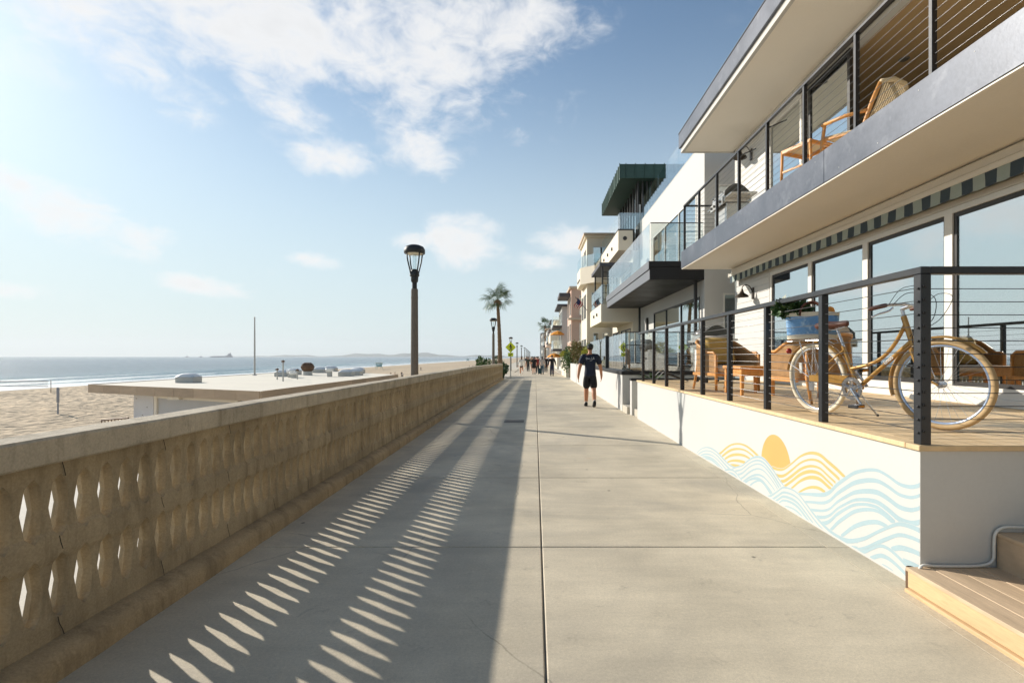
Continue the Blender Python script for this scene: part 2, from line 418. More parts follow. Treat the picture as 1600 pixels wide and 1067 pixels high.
def wicker(name, a, b, sc_):
    m, t = newmat(name); q = NT(t); tcn = q.n('ShaderNodeTexCoord')
    P = q.n('ShaderNodeMapping', {0: tcn.outputs['Object'], 3: (1, 1, 1)}).outputs[0]
    w1 = q.n('ShaderNodeTexWave', {'Vector': P, 'Scale': sc_, 'Distortion': .6, 'Detail': 1.0}, wave_type='BANDS', bands_direction='Z').outputs['Fac']
    w2 = q.n('ShaderNodeTexWave', {'Vector': P, 'Scale': sc_*.8, 'Distortion': .5, 'Detail': 1.0}, wave_type='BANDS', bands_direction='DIAGONAL').outputs['Fac']
    f = q.m('MULTIPLY', w1, w2)
    c = q.mix(q.mr(f, 0, .6, 0, 1), b, a); c = q.scale(c, q.mr(q.noise(q.pos(), 9, 4), .3, .7, .82, 1.15))
    finish(q, c, .6, 0, .4, f, .8, .006)
wicker('wicker', srgb(222, 178, 120), srgb(150, 104, 58), 42)
mat('cushion_cream', srgb(226, 212, 192), .9, .06, 5, .05, 120, .25, 300)
mat('cushion_ochre', srgb(214, 176, 100), .9, .08, 6, .06, 140, .25, 300)
mat('rope', srgb(206, 186, 150), .9, .12, 30, .1, 120, .4, 260)
mat('bike_gold', srgb(182, 138, 70), .30, .06, 3, .04, 40, metal=.35, spec=.6, Coat_Weight=.5)
mat('tyre_tan', srgb(180, 152, 110), .75, .10, 8, .06, 60, .15, 160)
mat('tyre_cream', srgb(226, 212, 186), .75, .08, 8, .06, 60, .15, 160)
mat('alloy', srgb(205, 206, 210), .25, .05, metal=.95)
mat('rim_blue', srgb(176, 192, 218), .28, .05, metal=.7)
mat('leather', srgb(92, 52, 36), .5, .2, 10, .1, 60, .2, 120)
mat('black_rubber', srgb(22, 22, 23), .6, .1)
mat('reflector', srgb(222, 222, 216), .2, .03)
mat('red_reflector', srgb(150, 30, 22), .25, .03)
mat('canvas_blue', srgb(112, 158, 204), .85, .22, 9, .10, 70, .25, 200, alt=srgb(176, 204, 226), altlo=.52, althi=.66)
mat('canvas_cream', srgb(226, 216, 194), .85, .06, 9, .06, 70, .25, 200)
mat('orange_fruit', srgb(232, 150, 48), .5, .06, 20)
mat('leaf_dark', srgb(58, 84, 44), .5, .3, 9, rnd=.1, Subsurface_Weight=0.0)
mat('leaf_green', srgb(78, 104, 50), .55, .3, 5, rnd=.12)
mat('leaf_lime', srgb(150, 156, 56), .55, .3, 5, alt=srgb(190, 176, 70), altlo=.5, althi=.6)
mat('leaf_olive', srgb(104, 108, 58), .55, .3, 4, alt=srgb(132, 92, 60), altlo=.48, althi=.6)
mat('palm_leaf', srgb(72, 100, 48), .5, .3, 2.0, rnd=.25, alt=srgb(120, 132, 66), altlo=.52, althi=.72)
mat('palm_trunk', srgb(122, 98, 74), .9, .25, 3, .2, 30, .6, 40)
mat('bark', srgb(96, 78, 60), .9, .25, 6, .2, 40, .5, 40)
mat('stainless', srgb(206, 202, 194), .30, .08, 2, .06, 40, metal=.85, st=(1, 1, 6))
mat('lid_dark', srgb(92, 90, 84), .35, .1, metal=.7)
mat('white_enamel', srgb(232, 230, 224), .35, .03)
mat('black_fabric', srgb(30, 31, 34), .85, .15, 4, .1, 90, .3, 180)
mat('awning_dark', srgb(62, 76, 86), .9, .08, 6, .06, 140, .2, 260)
mat('awning_light', srgb(158, 170, 164), .9, .06, 6, .06, 140, .2, 260)
mat('bronze', srgb(72, 64, 56), .38, .12, metal=.75)
mat('lamp_black', srgb(40, 42, 42), .5, .12, 8, metal=.2)
mat('lamp_white', srgb(232, 226, 206), .5, .03)
def aggregate():
    m, t = newmat('lamp_post_aggregate'); q = NT(t); P = q.pos()
    v = q.n('ShaderNodeTexVoronoi', {'Vector': P, 'Scale': 70.0})
    c = q.mix(q.mr(q.noise(P, 160, 3, .8), .4, .6, 0, 1), srgb(132, 124, 114), srgb(84, 78, 72))
    c = q.mix(q.mr(v.outputs['Distance'], .1, .35, .5, 0), c, srgb(190, 176, 154))
    finish(q, c, .85, 0, .3, q.noise(P, 170, 4, .8), .6, .004)
aggregate()
mat('grey_paint', srgb(184, 188, 194), .6, .05, 2, .03, 40)
mat('bluegrey_paint', srgb(206, 210, 218), .6, .04, 2)
mat('fascia_board', srgb(186, 166, 142), .8, .14, 1.3, .08, 30, .2, 40, rnd=.1, st=(1, 1, 5))
mat('roof_gravel', srgb(226, 218, 200), .9, .06, .5, .08, 30, .3, 30)
mat('skylight_acrylic', srgb(226, 226, 224), .55, .04, 3)
mat('galvanised', srgb(176, 176, 172), .5, .08, metal=.25)
mat('rust_brown', srgb(104, 78, 56), .7, .2, 6)
mat('tower_teal', srgb(150, 188, 190), .6, .06)
mat('ship_grey', srgb(140, 140, 146), .7, .06, .01)
mat('net', srgb(120, 104, 84), .9, .05)
mat('post_pad', srgb(150, 152, 158), .7, .05)
mat('sign_yellow', srgb(222, 232, 44), .4, .04)
mat('sign_black', srgb(22, 22, 20), .5, .03)
mat('skin', srgb(190, 132, 98), .55, .07, 9, .04, 60)
mat('skin_b', srgb(206, 150, 118), .55, .07, 9, .04, 60)
for nm, c in dict(navy=(26, 34, 52), charcoal=(40, 42, 48), black_cloth=(26, 26, 28), white_cloth=(228, 224, 216), jean=(70, 98, 116), dark_jean=(32, 38, 66), maroon=(132, 40, 40), grey_cloth=(170, 164, 160), olive_cloth=(60, 66, 56), teal_cloth=(30, 62, 70), sand_cloth=(186, 150, 120), pink_cloth=(206, 168, 160)).items():
    mat(nm, srgb(*c), .85, .14, 7, .06, 60, .25, 40)
mat('hair_dark', srgb(42, 32, 26), .6, .2, 30)
mat('hair_brown', srgb(92, 64, 40), .6, .2, 30)
mat('cap_green', srgb(36, 46, 40), .8, .1, 8)
mat('print_white', srgb(226, 228, 228), .8, .02)
mat('flag_red', srgb(176, 48, 52), .8, .05); mat('flag_blue', srgb(44, 52, 92), .8, .05)
mat('umbrella_orange', srgb(226, 150, 48), .8, .06)
mat('sofa_green', srgb(204, 216, 172), .9, .06, 3, .04, 60, .1)
mat('hose_white', srgb(216, 214, 206), .5, .04)
mat('iron', srgb(128, 122, 114), .7, .15, 20, metal=.3)
mat('pot_black', srgb(34, 34, 36), .5, .1)
mat('hill_scrub', srgb(96, 104, 92), .9, .15, .002)
mat('yellow_plastic', srgb(224, 200, 60), .5, .05)
def glassmat(name, tint, refl, rough=.0, rcol=(.92, .96, .98)):
    m, t = newmat(name); q = NT(t)
    tr = q.n('ShaderNodeBsdfTransparent', {0: (*tint, 1)}); gl = q.n('ShaderNodeBsdfGlossy', {'Color': (*rcol, 1), 'Roughness': rough})
    fr = q.n('ShaderNodeLayerWeight', {'Blend': .35}); f = q.mr(fr.outputs['Facing'], 0, 1, refl, min(1, refl+.35))
    mx_ = q.n('ShaderNodeMixShader', {0: f, 1: tr.outputs[0], 2: gl.outputs[0]})
    o = q.n('ShaderNodeOutputMaterial'); t.links.new(mx_.outputs[0], o.inputs[0])
glassmat('window_glass', (.60, .66, .64), .54, .005, (.90, .95, .96))
glassmat('rail_glass', (.90, .95, .95), .20, .0, (.96, .98, 1.0))
# ------------------------------------------------------------------ the setting
def gz(y):
    return 0.0 if y < 18 else -.25*min(1.0, (y-18)/37.0)
def grid(xs, ys, zf):
    m = MB(); vs = [(x, y, zf(x, y)) for y in ys for x in xs]; n = len(xs)
    fs = [(j*n+i, j*n+i+1, (j+1)*n+i+1, (j+1)*n+i) for j in range(len(ys)-1) for i in range(n-1)]
    return m.add(vs, fs)
def lerp(tab, x):
    if x <= tab[0][0]: return tab[0][1]
    for (a, p), (b, q) in zip(tab, tab[1:]):
        if x <= b: return p+(q-p)*(x-a)/(b-a)
    return tab[-1][1]
ys_g = [-3000, -400, -60, -20, 0, 10, 18, 22, 27, 32, 37, 42, 48, 55, 70, 120, 300, 800, 2500, 9000]
o = grid([-6, -2.2, 0, 2.3, 6, 30, 200, 9000], ys_g, lambda x, y: gz(y)-.03 if x > -3 else gz(y)-.1).build('ground', 'pale_concrete'); tag(o, kind='structure')
BP = [(-400, -14), (-200, -9), (-145, -7.7), (-131, -7.02), (-118, -6.3), (-95, -5.75), (-40, -5.5), (-22, -5.3), (-14, -3.2), (-7, -.35), (-6, -.1)]
bx = [-400, -260, -200, -170, -155, -145, -138, -131, -124, -118] + [-114+1.0*i for i in range(93)] + [-18, -14, -10, -7, -6]
by = [-3000, -400, -60, 0, 20, 30] + [34+.8*i for i in range(112)] + [124+4*i for i in range(19)] + [200+12*i for i in range(20)] + [460+60*i for i in range(20)] + [1800, 2600, 4000, 9000]
rb = random.Random(3)
def beach_z(x, y):
    z = lerp(BP, x)
    if x > -7: return gz(y)-.1
    if -125 < x < -22: z += .10*math.sin(x*.33+y*.11)*math.sin(y*.21+1) + rb.uniform(-.085, .085)*(1 if -112 < x < -23 else .3)
    return z
o = grid(bx, by, beach_z).build('beach', 'sand', smooth=True); tag(o, kind='structure')
sx_ = [-14000, -6000, -2500, -1200, -700, -450, -330, -270] + [-230+2.0*i for i in range(53)]
sy_ = [-14000, -5000, -1500, -300, -50] + [10+7*i for i in range(90)] + [700, 800, 1000, 1300, 2000, 4000, 8000, 14000]
def sea_z(x, y):
    z = -7.0
    if -232 < x < -134 and 0 < y < 640:
        for (c, hgt, wd, ph) in ((-153, .55, 3.0, 0), (-181, .75, 4.0, 1.7), (-208, .5, 5, 3.1)):
            cx = c + 4*math.sin(y*.017+ph)+2*math.sin(y*.05+ph*2)
            z += hgt*math.exp(-((x-cx)/wd)**2)*(.55+.45*math.sin(y*.031+ph*3))
    return z
o = grid(sx_, sy_, sea_z).build('sea', 'sea_water', smooth=True); tag(o, kind='structure')
# far coast range across the bay
def hill_z(x, y):
    t = (x+7200)/7600.0
    if t <= 0 or t >= 1: env = 0
    else: env = math.sin(math.pi*t)**.6
    d = math.exp(-((y-12300)/650.0)**2)
    r = 62+24*math.sin(x*.0016+.4)+24*math.sin(x*.0041)+14*math.sin(x*.011+y*.004)
    return -9+env*d*max(r, 20)
o = grid([-7400+130*i for i in range(62)], [11200+180*i for i in range(13)], hill_z).build('hills', 'hill_scrub', smooth=True); tag(o, kind='structure')

# ------------------------------------------------------------------ the walk: cast slabs with open joints
walk = bpy.data.objects.new('promenade', None); C.objects.link(walk); tag(walk, kind='structure')
JX = .05
y = 3.85-2.2*4
while y < 66:
    for (xa, xb) in ((-2.12, JX-.005), (JX+.005, 2.19)):
        m = MB().box(xa, xb, y+.005, y+2.195, -.12, 0, .006)
        m.v = [(a, b, c+gz(b)) for a, b, c in m.v]
        m.build('concrete_slab', 'walk_concrete', walk)
    m = MB().box(2.1955, 2.40, y+.003, y+2.198, -.12, -.004, .002)
    m.v = [(a, b, c+gz(b)) for a, b, c in m.v]
    m.build('edging_strip', 'walk_concrete', walk)
    y += 2.2
YW = y
m = MB().box(-2.4, 2.4, YW+.005, 900, -.4, -.25)
m.build('far_walk', 'walk_concrete', walk)
m = MB().box(-6, -2.13, 36.2, 66, -.5, -.22); m.v = [(a, b, c) for a, b, c in m.v]; m.build('landing_slab', 'walk_concrete', walk)
m = MB().box(2.41, 3.4, 22.3, 66, -.5, -.2); m.build('verge_slab', 'pale_concrete', walk)

# ------------------------------------------------------------------ balustrade
WY0, WY1, PITCH = -2.555, 34.3, .13
bal = thing('balustrade', 'long weathered concrete balustrade with two rows of slits along the beach side of the walk', 'balustrade', (-2.255, WY0, 0))
def ap(z):
    for (a, b) in ((.225, .522), (.598, .888)):
        if a < z < b:
            t = (z-a)/(b-a)
            return lerp([(0, 0), (.13, .60), (.5, 1), (.87, .60), (1, 0)], t)
    return 0.0
zs = [.11, .16, .225]
zs += [.225+(.522-.225)*t for t in (.065, .13, .32, .5, .68, .87, .935)] + [.522, .56, .598]
zs += [.598+(.888-.598)*t for t in (.065, .13, .32, .5, .68, .87, .935)] + [.888, .91, .955]
def baluster_mesh(seed):
    rr = random.Random(seed); H = PITCH/2; vs = []; fs = []; sol = []
    j1, j2 = rr.uniform(-.003, .003), rr.uniform(-.002, .002)
    for z in zs:
        a = ap(z); am = .038*a; af = .038*a*1.12+(.009*min(1, a*3))
        xf = .046-.010*a + (.005 if .5 < z < .62 else 0); wm, wf = H-am, H-af
        dx = j2*a; dz = j1*a
        vs += [(xf, -wf+dx, z+dz), (xf, wf+dx, z+dz), (0, wm+dx, z+dz), (-xf, wf+dx, z+dz), (-xf, -wf+dx, z+dz), (0, -wm+dx, z+dz)]
        sol.append(a <= 0)
    for i in range(len(zs)-1):
        for k in range(6):
            if sol[i] and sol[i+1] and k in (1, 2, 4, 5): continue
            l = (k+1) % 6; fs.append((i*6+k, i*6+l, i*6+6+l, i*6+6+k))
    m = MB().add(vs, fs)
    return m.mesh('baluster', 'balustrade_concrete', smooth=False, weld=False)
bms = [baluster_mesh(s) for s in range(5)]
nb = int((WY1-WY0)/PITCH)
for i in range(nb):
    yy = WY0+PITCH*(i+.5)
    o = link('baluster', bms[(i*7+i//5) % 5], bal); o.location = (-2.255, yy, gz(yy))
# keyed joints between the cast panels
def joint_mesh(seed):
    rr = random.Random(seed); m = MB(); pts = []
    for k in range(25):
        z = .13+.81*k/24
        dy = .020*math.sin(z*16+.6)+rr.uniform(-.003, .003)
        pts.append((z, dy))
    for (z0, d0), (z1, d1) in zip(pts, pts[1:]):
        if ap(z0) > .25 or ap(z1) > .25: continue
        m.add([(.0522, d0-.0025, z0), (.0522, d0+.0025, z0), (.0522, d1+.0025, z1), (.0522, d1-.0025, z1)], [(0, 1, 2, 3)])
    return m.mesh('panel_joint', 'joint', weld=True, normals=False)
jms = [joint_mesh(s) for s in range(3)]
i = 3
while i < nb-2 and WY0+PITCH*i < 14:
    yy = WY0+PITCH*(i)
    o = link('panel_joint', jms[i % 3], bal); o.location = (-2.255, yy, gz(yy)); o['kind'] = 'stuff'; i += 5
yy = 4.36-2.84*3
while yy < WY1:
    a, b = max(yy, WY0)+.003, min(yy+2.84, WY1+.05)-.003
    if b > a:
        n = 8; prof = [(-2.178, .945), (-2.166, .956), (-2.163, 1.058), (-2.172, 1.070), (-2.325, 1.074), (-2.338, 1.062), (-2.336, .945)]
        m = MB(); rr = random.Random(int(yy*10)); vs = []
        for k in range(n+1):
            y_ = a+(b-a)*k/n
            for (px, pz) in prof: vs.append((px+rr.uniform(-.0015, .0015), y_, pz+gz(y_)+rr.uniform(-.0015, .0015)))
        q = len(prof); fs = [tuple(range(q)), tuple(range(n*q+q-1, n*q-1, -1))]
        for k in range(n):
            for e in range(q): f = (e+1) % q; fs.append((k*q+e, k*q+f, k*q+q+f, k*q+q+e))
        m.add(vs, fs).build('coping_stone', 'coping_concrete', bal, weld=False)
        prof = [(-2.100, -.1), (-2.098, .070), (-2.112, .098), (-2.145, .122), (-2.20, .134), (-2.31, .134), (-2.40, .11), (-2.41, -.3)]
        m = MB(); vs = []; n = 14; q = len(prof)
        for k in range(n+1):
            y_ = a+(b-a)*k/n
            for e, (px, pz) in enumerate(prof): vs.append((px+(rr.uniform(-.007, .007) if e in (1, 2, 3) else 0), y_, pz+gz(y_)+(rr.uniform(-.006, .006) if e in (1, 2, 3) else 0)))
        fs = [tuple(range(q)), tuple(range(n*q+q-1, n*q-1, -1))]
        for k in range(n):
            for e in range(q): f = (e+1) % q; fs.append((k*q+e, k*q+f, k*q+q+f, k*q+q+e))
        m.add(vs, fs).build('base_course', 'base_concrete', bal, smooth='auto', weld=False)
    yy += 2.84
MB().box(-2.33, -2.17, WY1+.002, WY1+.14, -.4, .94+gz(WY1), .01).build('end_pier', 'balustrade_concrete', bal)
# crack where walk meets the wall is left open; cast iron cover set in the walk
dc = thing('drain_cover', 'small rectangular iron drain cover set in the shaded part of the walk', 'drain cover', (-.46, 11.3, 0))
MB().box(-.68, -.24, 11.08, 11.52, .001, .006, .002).build('frame', 'iron', dc)
for k in range(5):
    MB().box(-.65, -.27, 11.115+k*.078, 11.115+k*.078+.05, .006, .011, .002).build('bar', 'iron', dc)
# ------------------------------------------------------------------ raised deck with painted wall
DX, DY0, DY1, DZ = 2.37, 3.15, 11.85, .885
deck = thing('raised_deck', 'raised timber deck behind the white wall painted with sun and waves', 'deck', (3.7, 7.5, 0))
rw = MB().prism([(DX, DY0), (6.5, DY0), (6.5, DY0+.18), (DX+.18, DY0+.18), (DX+.18, DY1), (DX, DY1)], 'z', -.2, DZ-.035).build('retaining_wall', 'mural_wall_paint', deck)
MB().box(DX+.185, 5.0, DY1-.12, DY1, -.2, DZ-.035).build('end_wall', 'mural_wall_paint', deck)
# mural, in wall coordinates (distance along the wall, height)
TOP = dict(
    y1=[(6.618, 0.182), (6.528, 0.22), (6.328, 0.319), (6.166, 0.381), (5.962, 0.425), (5.772, 0.439), (5.593, 0.421), (5.425, 0.386)],
    y2=[(5.118, 0.335), (4.96, 0.346), (4.863, 0.375), (4.732, 0.45), (4.584, 0.543), (4.468, 0.595), (4.357, 0.623), (4.252, 0.626), (4.151, 0.598), (4.019, 0.56), (3.894, 0.514)],
    w1=[(7.632, -0.047), (7.435, 0.064), (7.249, 0.14), (7.071, 0.185), (6.87, 0.207), (6.679, 0.198), (6.528, 0.172), (6.356, 0.137), (6.219, 0.119), (6.063, 0.127), (5.962, 0.152)],
    w2=[(6.219, 0.058), (6.063, 0.124), (5.866, 0.189), (5.681, 0.289), (5.55, 0.347), (5.425, 0.38), (5.306, 0.381), (5.191, 0.349), (5.082, 0.305), (4.977, 0.25), (4.876, 0.206)],
    w1b=[(6.528, -0.053), (6.384, 0.022), (6.246, 0.064), (6.088, 0.077), (5.938, 0.042), (5.772, -0.009), (5.593, -0.024), (5.425, -0.02), (5.267, 0.005), (5.118, 0.053)],
    w3=[(5.267, -0.008), (5.118, 0.058), (4.977, 0.14), (4.89, 0.189), (4.732, 0.212), (4.608, 0.203), (4.491, 0.161), (4.357, 0.105), (4.211, 0.059), (4.056, 0.038), (3.911, 0.046), (3.761, 0.081)],
    big=[(4.596, 0.212), (4.423, 0.256), (4.211, 0.312), (4.113, 0.362), (4.019, 0.441), (3.911, 0.515), (3.81, 0.577), (3.713, 0.616), (3.621, 0.642), (3.534, 0.654), (3.437, 0.64), (3.333, 0.614), (3.235, 0.62), (3.177, 0.641), (3.154, 0.655)],
    lo=[(3.982, 0.031), (3.843, 0.065), (3.682, 0.139), (3.548, 0.227), (3.437, 0.297), (3.333, 0.354), (3.223, 0.374), (3.154, 0.376)],
    lo2=[(3.911, 0.003), (3.777, 0.012), (3.682, 0.042), (3.592, 0.101), (3.506, 0.147), (3.424, 0.154), (3.346, 0.138), (3.271, 0.114), (3.2, 0.095), (3.154, 0.099)])
def crv(pts):
    pts = sorted(pts)
    def f(x):
        if x < pts[0][0] or x > pts[-1][0]: return None
        for i in range(len(pts)-1):
            if x <= pts[i+1][0]:
                p0 = pts[max(i-1, 0)]; p1 = pts[i]; p2 = pts[i+1]; p3 = pts[min(i+2, len(pts)-1)]
                t = (x-p1[0])/(p2[0]-p1[0]); m1 = (p2[1]-p0[1])/(p2[0]-p0[0])*(p2[0]-p1[0]); m2 = (p3[1]-p1[1])/(p3[0]-p1[0])*(p2[0]-p1[0])
                return (2*t**3-3*t*t+1)*p1[1]+(t**3-2*t*t+t)*m1+(-2*t**3+3*t*t)*p2[1]+(t**3-t*t)*m2
    return f
TF = {k: crv(v) for k, v in TOP.items()}
FRONT = dict(y1=['w1', 'w2', 'w1b'], y2=['w2', 'w3', 'big'], w1=['w2', 'w1b'], w2=['w1b', 'w3'], w1b=['w3'], big=['w3', 'lo', 'lo2'], w3=['lo2'], lo=['lo2'], lo2=[])
#        pitch, line width, count, colour
SPEC = dict(y1=(.058, .026, 6, 'mural_yellow'), y2=(.058, .025, 8, 'mural_yellow'), w1=(.044, .019, 5, 'mural_blue'), w2=(.042, .019, 9, 'mural_blue'),
            w1b=(.040, .022, 3, 'mural_blue'), w3=(.044, .020, 6, 'mural_blue'), big=(.068, .029, 9, 'mural_blue'), lo=(.070, .033, 5, 'mural_blue'), lo2=(.062, .031, 3, 'mural_blue'))
XP = DX-.0004
LAY = ['y1', 'y2', 'w1', 'big', 'w2', 'w1b', 'w3', 'lo', 'lo2']
def stripes(m, key, layer):
    off = XP-.00006*LAY.index(key)
    pit, wd, cnt, _ = SPEC[key]; f = TF[key]; ys = sorted(p[0] for p in TOP[key]); n = int((ys[-1]-ys[0])/.018)
    Y = [ys[0]+(ys[-1]-ys[0])*i/n for i in range(n+1)]
    for j in range(cnt):
        prev = None
        for yv in Y:
            base = f(yv); fl = .012
            for g in FRONT[key]:
                gv = TF[g](yv)
                if gv is not None: fl = max(fl, gv+.002)
            wob = 1+.25*math.sin(yv*5+j*1.3)
            sq = 1-.035*j*math.cos(yv*2.1+j)          # lines close up unevenly, hand painted
            hi = base-j*pit*sq; lo_ = hi-wd*wob; xo = off-.000005*j
            lo_ = max(lo_, fl)
            cur = (yv, lo_, hi) if hi > lo_+.001 else None
            if prev and cur:
                m.add([(xo, prev[0], prev[1]), (xo, cur[0], cur[1]), (xo, cur[0], cur[2]), (xo, prev[0], prev[2])], [(0, 1, 2, 3)])
            prev = cur
for key, nm in (('y1', 'mural_dune'), ('y2', 'mural_dune'), ('w1', 'mural_wave'), ('w2', 'mural_wave'), ('w1b', 'mural_wave'), ('w3', 'mural_wave'), ('big', 'mural_wave'), ('lo', 'mural_wave'), ('lo2', 'mural_wave')):
    m = MB(); stripes(m, key, 0); o = m.build(nm, SPEC[key][3], rw, normals=False); o['kind'] = 'stuff'
m = MB(); prev = None
for i in range(61):
    yv = 5.05-.313*math.cos(math.pi*i/60); hh = .313*math.sin(math.pi*i/60)
    fl = .345-hh
    for g in ('y2', 'w2'):
        gv = TF[g](yv)
        if gv is not None: fl = max(fl, gv+.004)
    cur = (yv, fl, max(.345+hh, fl))
    if prev: m.add([(XP, prev[0], prev[1]), (XP, cur[0], cur[1]), (XP, cur[0], cur[2]), (XP, prev[0], prev[2])], [(0, 1, 2, 3)])
    prev = cur
m.build('mural_sun', 'mural_orange', rw, normals=False)
# deck boards run across, nosing board along the walk side
y = DY0+.10; i = 0
while y < DY1-.02:
    MB().box(DX+.105, 5.16, y+.003, min(y+.137, DY1), DZ-.03, DZ+random.uniform(-.0012, .0012), .003).build('deck_board', 'deck_wood', deck); y += .14; i += 1
for a, b in ((DY0+.10, 6.0), (6.004, 9.0), (9.004, DY1)):
    MB().box(DX-.022, DX+.102, a, b, DZ-.033, DZ+.001, .004).build('edge_board', 'deck_wood', deck)
MB().box(DX-.022, 6.5, DY0-.022, DY0+.097, DZ-.033, DZ+.001, .004).build('edge_board', 'deck_wood', deck)
MB().box(DX+.18, 6.4, DY0+.18, DY1-.13, DZ-.2, DZ-.06).build('joist_frame', 'inside_dark', deck)
# railing
RT = 1.985
tr = MB()
tr.box(DX+.005, DX+.065, DY0+.00, DY1-.02, RT-.045, RT, .004)
rail = tr.build('railing', 'black_steel', deck)
MB().box(DX+.0655, 6.5, DY0+.0, DY0+.06, RT-.045, RT, .004).build('top_rail', 'black_steel', rail)
post_y = [DY0+.03, 4.27, 5.30, 6.32, 7.34, 8.36, 9.36, 10.36, 11.38]
for i, py in enumerate(post_y):
    hw = .032 if i == 0 else .028
    p = MB().box(DX+.035-hw, DX+.035+hw, py-hw, py+hw, DZ+.001, RT-.046, .003)
    p.build('post', 'black_steel', rail)
for px in (3.9, 5.3):
    MB().box(px-.026, px+.026, DY0+.004, DY0+.056, DZ+.001, RT-.046, .003).build('post', 'black_steel', rail)
NCAB = 12
for k in range(NCAB):
    z = DZ+.085+k*(RT-.075-DZ-.085)/(NCAB-.4)
    MB().tube([(DX+.035, DY0+.03, z), (DX+.035, DY1-.1, z)], .0026, 6).build('cable', 'steel_cable', rail, smooth=True)
    MB().tube([(DX+.035, DY0+.03, z-.011), (6.5, DY0+.03, z-.011)], .0026, 6).build('cable', 'black_rubber', rail, smooth=True)
    # cable fittings on the corner post, both faces
    for (c0, ax) in (((DX+.0015, DY0+.018, z-.011), 'x'), ((DX+.020, DY0-.0035, z), 'y')):
        q = MB().lathe([(.0001, 0), (.007, .001), (.0085, .004), (.0085, .007), (.0001, .0072)], 8, caps=False)
        q.xform(Matrix.Translation(c0) @ (Matrix.Rotation(R(-90), 4, 'Y') if ax == 'x' else Matrix.Rotation(R(90), 4, 'X')))
        q.build('cable_nut', 'black_rubber', rail, smooth=True)

# ------------------------------------------------------------------ timber steps at the deck end
st = thing('timber_steps', 'low timber steps with pale plywood riser beside the deck end wall', 'steps', (2.6, 2.0, 0))
MB().box(2.285, 2.31, -1.2, DY0-.01, .018, .118, .003).build('riser', 'step_ply', st)
MB().box(2.262, 2.30, -1.2, DY0-.012, -.1, .016, .004).build('skirting', 'step_ply', st)
for i in range(4):
    MB().box(2.275+i*.142, 2.275+i*.142+.138, -1.2, DY0-.006-.001*i, .118, .140+random.uniform(-.001, .001), .003).build('tread_board', 'step_wood', st)
MB().box(2.83, 2.85, -1.2, DY0-.012, .13, .33, .002).build('riser', 'step_wood', st)
for i in range(4):
    MB().box(2.822+i*.142, 2.822+i*.142+.138, -1.2, DY0-.006, .331, .353, .003).build('tread_board', 'step_wood', st)
MB().box(3.40, 3.42, -1.2, DY0-.012, .34, .545, .002).build('riser', 'step_wood', st)
for i in range(12):
    MB().box(3.392+i*.142, 3.392+i*.142+.138, -1.2, DY0-.006, .546, .568, .003).build('tread_board', 'step_wood', st)
MB().box(2.32, 5.0, -1.2, DY0-.02, -.1, .112).build('carriage', 'inside_dark', st)
# white hose clipped along the foot of the end wall
hp = [(2.352, 3.10, .02), (2.335, 3.115, .10), (2.36, 3.122, .155), (2.45, 3.128, .152), (2.6, 3.13, .150), (2.74, 3.13, .156), (2.80, 3.13, .19), (2.806, 3.13, .28), (2.815, 3.13, .35), (2.86, 3.13, .385), (2.95, 3.13, .388), (3.2, 3.13, .378)]
def smooth_path(p, n=6):
    p = [Vector(q) for q in p]; r = []
    for i in range(len(p)-1):
        a, b, c, d = p[max(i-1, 0)], p[i], p[i+1], p[min(i+2, len(p)-1)]
        for k in range(n):
            t = k/n; r.append(.5*((2*b)+(c-a)*t+(2*a-5*b+4*c-d)*t*t+(3*b-a-3*c+d)*t**3))
    r.append(p[-1]); return r
o = MB().tube(smooth_path(hp), .0085, 8).build('cable_hose', 'hose_white', smooth=True); tag(o, 'white cable running along the foot of the mural wall end and over the step', 'cable')
o = MB().lathe([(.026, 0), (.027, .10), (.024, .13), (.018, .132), (.017, .02)], 12, (2.322, 3.165, 0)).build('pipe_stub', 'rust_brown', smooth='auto'); tag(o, 'short dark pipe stub at the corner of the mural wall', 'pipe')

# ------------------------------------------------------------------ near house
HX, HY0, HY1 = 5.02, -4.0, 12.85
house = thing('beach_house', 'white two storey beach house with grey metal balcony edge, nearest on the right', 'house', (6, 5, 0))
wins = []; e = 10.85
while e > -3.5: wins.append((e-1.53, e)); e -= 1.56
holes = [(wins[-1][0], 10.85, DZ+.10, 3.20)]
MB().wall('x', HX, HX+.2, HY0, HY1, 0, 3.62, holes).build('lower_wall', 'siding', house)
for k in range(18):      # shiplap lines on the visible bit of wall
    z = .98+k*.145
    if z < 3.55: MB().box(HX-.010, HX-.0005, 10.94, HY1-.01, z, z+.138, .004).build('siding_board', 'siding', house)
up_holes = [(9.62, 10.9, 4.15, 6.30), (HY0+.5, 9.45, 4.02, 6.38)]
MB().wall('x', HX, HX+.2, HY0, HY1, 3.63, 6.6, up_holes).build('upper_wall', 'siding', house)
for k in range(17):
    z = 4.06+k*.145
    if z < 6.4: MB().box(HX-.010, HX-.0005, 10.98, HY1-.01, z, z+.138, .004).build('siding_board', 'siding', house)
MB().wall('y', HY1-.2, HY1, HX+.2, 11, 0, 6.6).build('side_wall', 'white_stucco', house)
MB().wall('x', 10.8, 11, HY0, HY1-.2, 0, 6.6).build('rear_wall', 'inside_wall', house)
MB().wall('y', HY0, HY0+.2, HX+.2, 10.8, 0, 6.6).build('side_wall', 'white_stucco', house)
MB().box(HX+.2, 10.8, HY0+.2, HY1-.2, DZ-.1, DZ).build('room_floor', 'deck_wood', house)
MB().box(HX+.2, 10.8, HY0+.2, HY1-.2, 3.63, 4.0).build('middle_floor', 'inside_wall', house)
MB().box(HX+.2, 10.8, HY0+.2, HY1-.2, 6.42, 6.595).build('room_ceiling', 'brown_ceiling', house)
MB().box(HX+1.8, HX+1.9, HY0+.2, HY1-.2, DZ, 3.63).build('room_divider', 'inside_dark', house)
